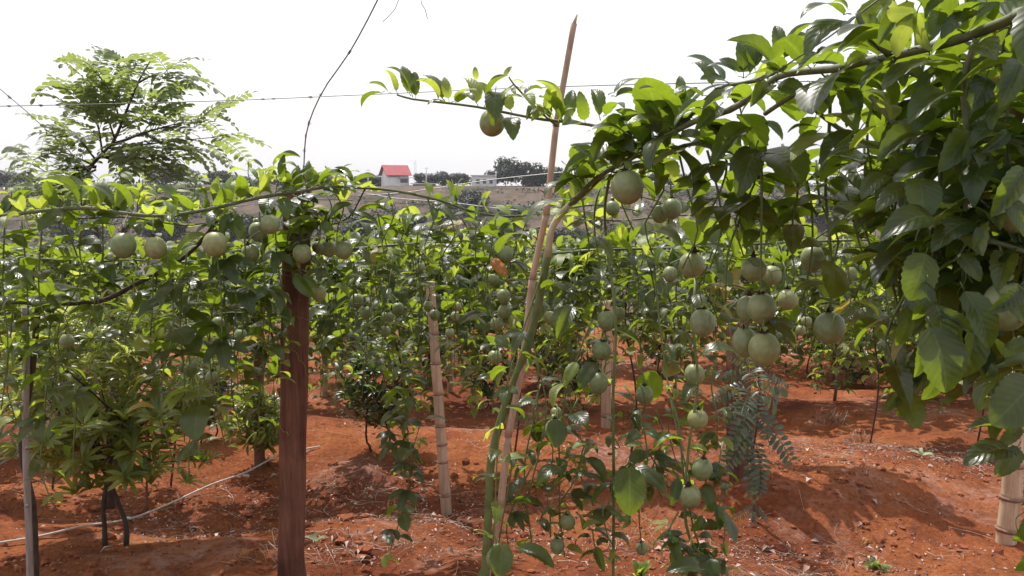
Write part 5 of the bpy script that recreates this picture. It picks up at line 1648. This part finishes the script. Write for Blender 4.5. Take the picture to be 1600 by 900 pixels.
# dry stalk clumps
for (px, py, hh, m_) in ((410, 878, .10, 26), (525, 886, .09, 16), (540, 775, .07, 14), (1300, 660, .12, 50), (1340, 690, .10, 40), (480, 640, .05, 20)):
    c = ground_at(px, py)
    for k in range(m_):
        b = c + Vector((R.uniform(-.12, .12), R.uniform(-.08, .08), 0))
        b.z = gz(b.x, b.y)
        e = b + Vector((R.uniform(-.08, .08), R.uniform(-.08, .08), R.uniform(.02, hh)))
        tv, tf = tube_geo([b, b.lerp(e, .5) + Vector((R.uniform(-.015, .015), 0, .005)), e], .0016, .0008, 3)
        o = len(v)
        v += tv
        f += [tuple(i + o for i in q) for q in tf]
tw = put('dry_stalks', mesh_from('dry_stalks', v, f, M['straw']))
tag(tw, 'thin dry stalks and twigs strewn over the red soil', 'twigs', kind='stuff')

bm = bmesh.new()
bmesh.ops.create_icosphere(bm, subdivisions=1, radius=1)
iv = np.array([p.co[:] for p in bm.verts])
itf = [tuple(q.index for q in fc.verts) for fc in bm.faces]
bm.free()
V, Fc, off = [], [], 0
for k in range(5200):
    y = R.uniform(2.7, 9) if R.random() < .3 else R.uniform(2.8, 5)
    x = R.uniform(-.75, .75) * y
    if noise.noise(Vector((x * 2, y * 2, 3))) < R.uniform(-.5, .35):
        continue
    s = .0035 + .018 * R.random() ** 4 * (2.0 if R.random() < .12 else 1)
    q = iv * s * (1 + .35 * np.array([[R.uniform(-1, 1)] for _ in range(len(iv))])) * np.array([1, R.uniform(.7, 1.2), R.uniform(.5, .9)])
    V.append(q + np.array((x, y, gz(x, y) + s * .25)))
    Fc += [tuple(i + off for i in t) for t in itf]
    off += len(iv)
me = bpy.data.meshes.new('soil_clods')
me.from_pydata(np.concatenate(V).tolist(), [], Fc)
me.materials.append(M['clod'])
cl = put('soil_clods', me)
tag(cl, 'crumbly red clods of earth scattered over the soil', 'clods', kind='stuff')

# ------------------------------------------------------------------ across the valley
def far_crown(seed, n=1700, squash=.85, leaf=.17):
    r = random.Random(seed)
    lobes = [(Vector((r.uniform(-.6, .6), r.uniform(-.6, .6), r.uniform(-.45, .5) * squash)), r.uniform(.28, .5)) for _ in range(9)]
    it = []
    while len(it) < n:
        c, q = lobes[r.randrange(9)]
        v = Vector((r.gauss(0, 1), r.gauss(0, 1), r.gauss(0, 1))).normalized() * q * r.uniform(.6, 1.05)
        p = c + Vector((v.x, v.y, v.z * squash))
        it.append((p, Vector((r.uniform(-1, 1), r.uniform(-1, 1), r.uniform(-.6, .4))), v.normalized() + Vector((0, 0, .4)), r.uniform(.6, 1.2) * leaf))
    V, Fc, off = [], [], 0
    t = simple_leaf(2, .42, .3, 1.0, 3)
    tv = np.array(t[0])
    for p, d, nn, s in it:
        V.append(tv @ np.array(frame(d, nn)).T * s + np.array(p))
        Fc += [tuple(a + off for a in q) for q in t[1]]
        off += len(tv)
    me = bpy.data.meshes.new('crown')
    me.from_pydata(np.concatenate(V).tolist(), [], Fc)
    me.materials.append(M['far_leaf'])
    return me


FC = [far_crown(k) for k in range(4)]
tv, tf = tube_geo([Vector((0, 0, 0)), Vector((.02, 0, .5)), Vector((0, 0, 1.0))], .08, .04, 6)
FT = mesh_from('trunk', tv, tf, M['bark'])


def far_tree(px, top, bot, wpx, D, label, group, k=0):
    c = at(px, bot, D)
    z0 = gz(c.x, D)
    zt = at(px, top, D).z
    zb = at(px, bot, D).z
    hh = max(.8, zt - max(zb, z0))
    cz = zt - hh * .5
    root = thing('far_tree', (c.x, D, z0 - .1), label, 'tree', group)
    W = wpx * D / F / 2
    t = put('trunk', FT, root, (0, 0, 0))
    t.scale = (1.2, 1.2, max(.5, cz - z0 + .3))
    o = put('crown', FC[k % 4], root, (0, 0, cz - z0 - hh * .12))
    o.scale = (W * 1.15, W * 1.15, hh * .72)
    o.rotation_euler = (0, 0, k * 1.7)
    return root


DH = 168.0
TREES = [(790, 238, 290, 46, 'tallest dark tree on the far ridge left of the stake tip'), (822, 246, 290, 44, 'second tall dark tree on the far ridge beside the tallest'), (850, 252, 290, 44, 'dark ridge tree just left of the thin stake'),
         (880, 256, 292, 44, 'dark ridge tree just behind the thin stake'), (770, 262, 290, 30, 'low dark tree right of the small white building'), (655, 266, 290, 26, 'low dark tree just right of the red-roofed house'), (676, 264, 290, 30, 'rounded tree second right of the red-roofed house'),
         (700, 264, 290, 34, 'rounded tree third right of the red-roofed house'), (725, 267, 290, 36, 'rounded tree left of the small white building'), (560, 270, 296, 40, 'low ridge tree left of the red-roofed house'), (585, 268, 296, 36, 'ridge tree close by the left wall of the red-roofed house'),
         (250, 246, 300, 60, 'bushy far tree right of the feathery tree'), (285, 250, 300, 60, 'bushy far tree second right of the feathery tree'), (330, 262, 300, 60, 'low far tree right of the bushy ones at left'), (365, 268, 300, 50, 'low far tree nearest the post top on the ridge'),
         (18, 262, 310, 60, 'far dark tree at the left edge'), (60, 272, 310, 60, 'far dark tree second from the left edge'), (110, 272, 310, 60, 'far dark tree behind the feathery trunk'), (420, 272, 300, 50, 'far ridge tree behind the top of the timber post'), (510, 272, 298, 50, 'far ridge tree right of the timber post top'),
         (940, 262, 296, 60, 'far ridge tree right of the stake'), (1000, 264, 300, 60, 'far ridge tree above the largest clear fruit'), (1070, 266, 300, 60, 'far ridge tree behind the twin fruit'), (1230, 268, 300, 60, 'far ridge tree in the right-hand gap of sky'), (1320, 266, 300, 60, 'far ridge tree at the wire in the right gap'), (1390, 268, 300, 60, 'far ridge tree behind the right-hand leaves')]
for i, (px, t, b, w, lab) in enumerate(TREES):
    far_tree(px, t, b, w, DH + 6 + (i % 3) * 3, lab, 'trees on the far ridge', i)
SHR = [(700, 318, 'left of'), (720, 330, 'below'), (760, 322, 'right of')]
HB = [(735, 312, 340, 60, 140, 'round dark bush on the bare slope below the white building'), (690, 318, 345, 44, 138, 'dark bush on the bare slope below the red-roofed house'), (640, 340, 372, 60, 130, 'dark bush low on the slope left of the leaning bamboo'),
      (900, 330, 400, 60, 128, 'dark bush on the slope just right of the stake'), (870, 345, 400, 60, 125, 'dark bush on the slope just behind the stake'), (1000, 345, 400, 60, 125, 'dark bush on the slope under the largest clear fruit'), (1040, 340, 395, 50, 128, 'dark bush on the slope under the twin fruit'),
      (620, 375, 420, 70, 118, 'lowest dark bush on the slope right of the timber post'), (560, 340, 390, 80, 122, 'dark bush on the slope beside the fruit cluster'), (1110, 330, 390, 60, 128, 'dark bush on the slope behind the bright bracted fruit'), (260, 340, 390, 90, 120, 'dark bush on the slope between the left fruits'),
      (120, 340, 400, 90, 120, 'dark bush on the slope at the left'), (390, 345, 400, 90, 120, 'dark bush on the slope behind the high left fruit'), (800, 335, 360, 50, 134, 'small dark bush on the slope left of the stake'), (1180, 330, 380, 70, 126, 'dark bush on the slope behind the right-hand shoots'), (1290, 300, 360, 80, 130, 'dark bush on the slope in the right gap')]
for i, (px, t, b, w, D_, lab) in enumerate(HB):
    # sit on the slope where the ray through the foot meets it
    gpt = ground_at(px, b - 6)
    s = gpt.y / D_
    root = thing('hillside_bush', gpt - Vector((0, 0, .2)), lab, 'bush', 'bushes on the far slope')
    W = w * gpt.y / F / 2
    o = put('crown', FC[i % 4], root, (0, 0, W * .7))
    o.scale = (W, W, W * .95)
    o.rotation_euler = (0, 0, i * 2.3)
    t_ = put('trunk', FT, root, (0, 0, -.1))
    t_.scale = (1, 1, max(.4, W * .7))

# low scrub in patches over the far slope
items = []
k = 0
while k < 1500:
    y = R.uniform(96, 166)
    x = R.uniform(-.62, .5) * y
    if noise.noise(Vector((x * .035, y * .035, 2))) + .35 * noise.noise(Vector((x * .12, y * .12, 8))) < R.uniform(-.15, .25):
        continue
    k += 1
    s = R.uniform(.5, 1.3)
    for q in range(16):
        v = rvec(s)
        items.append((Vector((x + v.x * 1.3, y + v.y, gz(x, y) + abs(v.z) * .9)), Vector((R.uniform(-1, 1), R.uniform(-1, 1), R.uniform(-.5, .5))), Vector((v.x, v.y, s)), R.uniform(.3, .75)))
sb_ = mass('hillside_scrub', items, M['far_leaf'], tmpl=[simple_leaf(2, .42, .3, 1.0, 3)])
tag(sb_, 'low dark scrub patching the far slope across the valley', 'scrub', kind='stuff')


def box(x0, x1, y0, y1, z0, z1):
    v = [(x, y, z) for z in (z0, z1) for y in (y0, y1) for x in (x0, x1)]
    f = [(0, 2, 3, 1), (4, 5, 7, 6), (0, 1, 5, 4), (2, 6, 7, 3), (0, 4, 6, 2), (1, 3, 7, 5)]
    return v, f


def bx(name, parent, b, mt):
    v, f = box(*b)
    return put(name, mesh_from(name, v, f, M[mt], smooth=False), parent)


S = DH / F
hx = (610 - 800) * S
base_z = at(610, 297, DH).z
hg = Vector((hx, DH, base_z))
hg.z = 1.42
house = thing('farmhouse', hg, 'small white house with bright red roof on the far ridge', 'house')
wv, wf = box(-.6, 6.2, 0, 6, -1.2, 2.9)
bx('wall', house, (-.4, 5.0, 0, 6, -1.5, 2.2), 'plaster')
gv_ = [(-.4, 0, 2.2), (-.4, 6, 2.2), (-.4, 3.0, 5.0), (5, 0, 2.2), (5, 6, 2.2), (5, 3.0, 5.0)]
put('gable', mesh_from('gable', gv_, [(0, 2, 1), (3, 4, 5), (0, 3, 5, 2), (1, 2, 5, 4)], M['plaster'], smooth=False), house, (0, 0, .002))
for s, nm in ((0, 'roof_slope'), (1, 'roof_slope')):
    y0, y1 = (-.6, 3.0) if s == 0 else (6.6, 3.0)
    v = [(-1.0, y0, 2.75), (5.6, y0, 2.75), (5.6, y1, 5.25), (-1.0, y1, 5.25)]
    v += [(a, b, c - .14) for a, b, c in v]
    put(nm, mesh_from(nm, v, [(0, 1, 2, 3), (7, 6, 5, 4), (0, 4, 5, 1), (1, 5, 6, 2), (2, 6, 7, 3), (3, 7, 4, 0)], M['redroof'], smooth=False), house)
bx('porch_roof', house, (2.2, 6.0, -1.8, -.05, 2.1, 2.22), 'zinc')
bx('window', house, (2.8, 5.0 - .3, -.06, -.01, .9, 1.8), 'glass')
bx('ground_storey', house, (-.5, 6.2, -1.4, -.1, -2.2, .15), 'greyplaster')
house.scale = (.85, .85, .85)
house.rotation_euler = (0, 0, .42)
sh_ = thing('farm_shed', at(660, 297, DH), 'low open shed with pale tin roof beside the red-roofed house', 'shed')
bx('wall', sh_, (-2.0, 2.0, 0, 3, -1.2, 1.2), 'greyplaster')
bx('roof', sh_, (-2.4, 2.6, -.6, 3.4, 1.22, 1.42), 'zinc')
bx('opening_shade', sh_, (-1.4, 1.4, -.06, -.01, -.4, .8), 'glass')  # dark panel on the solid wall, painting the shade of an open front
wb = thing('white_building', at(756, 292, DH + 4), 'small flat white building on the far ridge by the tall trees', 'building')
bx('wall', wb, (-2.6, 2.4, 0, 4, -1.0, 2.3), 'plaster')
bx('roof', wb, (-2.9, 2.7, -.3, 4.3, 2.31, 2.5), 'zinc')
for x in (-1.6, -.2, 1.2):
    bx('window', wb, (x, x + .7, -.06, -.01, .7, 1.6), 'glass')
for px, t, lab in ((575, 264, 'thin utility pole left of the red-roofed house'), (666, 261, 'thin utility pole right of the red-roofed house'), (775, 267, 'thin utility pole right of the small white building')):
    p = at(px, 296, DH - 4)
    u = thing('utility_pole', p, lab, 'pole', 'poles on the far ridge')
    tube('shaft', [p + Vector((0, 0, -1.5)), at(px, t, DH - 4)], .12, .09, M['zinc'], u, sides=6)
    q = at(px, t + 2, DH - 4)
    tube('crossarm', [q - Vector((.5, 0, 0)), q + Vector((.5, 0, 0))], .05, .05, M['zinc'], u, sides=4)
p = at(649, 296, DH + 20)
u = thing('radio_mast', p, 'faint thin mast behind the red-roofed house', 'mast')
for s in (-.35, .35):
    tube('leg', [p + Vector((s, 0, -2)), at(649, 250, DH + 20) + Vector((s * .3, 0, 0))], .05, .04, M['zinc'], u, sides=4)
for k in range(6):
    z = p.z + k * (at(649, 250, DH + 20).z - p.z) / 6
    tube('brace', [Vector((p.x - .33, p.y, z)), Vector((p.x + .3, p.y, z + .7))], .03, .03, M['zinc'], u, sides=4)

# ------------------------------------------------------------------ haze in the valley air
hm, hn, hl_ = new_mat('valley_haze')
vol = hn.new("ShaderNodeVolumePrincipled")
vol.inputs['Color'].default_value = (0.90, 0.92, 1.0, 1)
vol.inputs['Density'].default_value = 0.0003
vol.inputs['Anisotropy'].default_value = 0.2
ho = hn.new("ShaderNodeOutputMaterial")
hl_.new(vol.outputs[0], ho.inputs[1])
v, f = box(-640, 640, -12, 640, -24, 26)
hz_ = put('haze', mesh_from('haze', v, f, hm, smooth=False))
tag(hz_, 'thin pale haze filling the valley air', 'haze', kind='stuff')
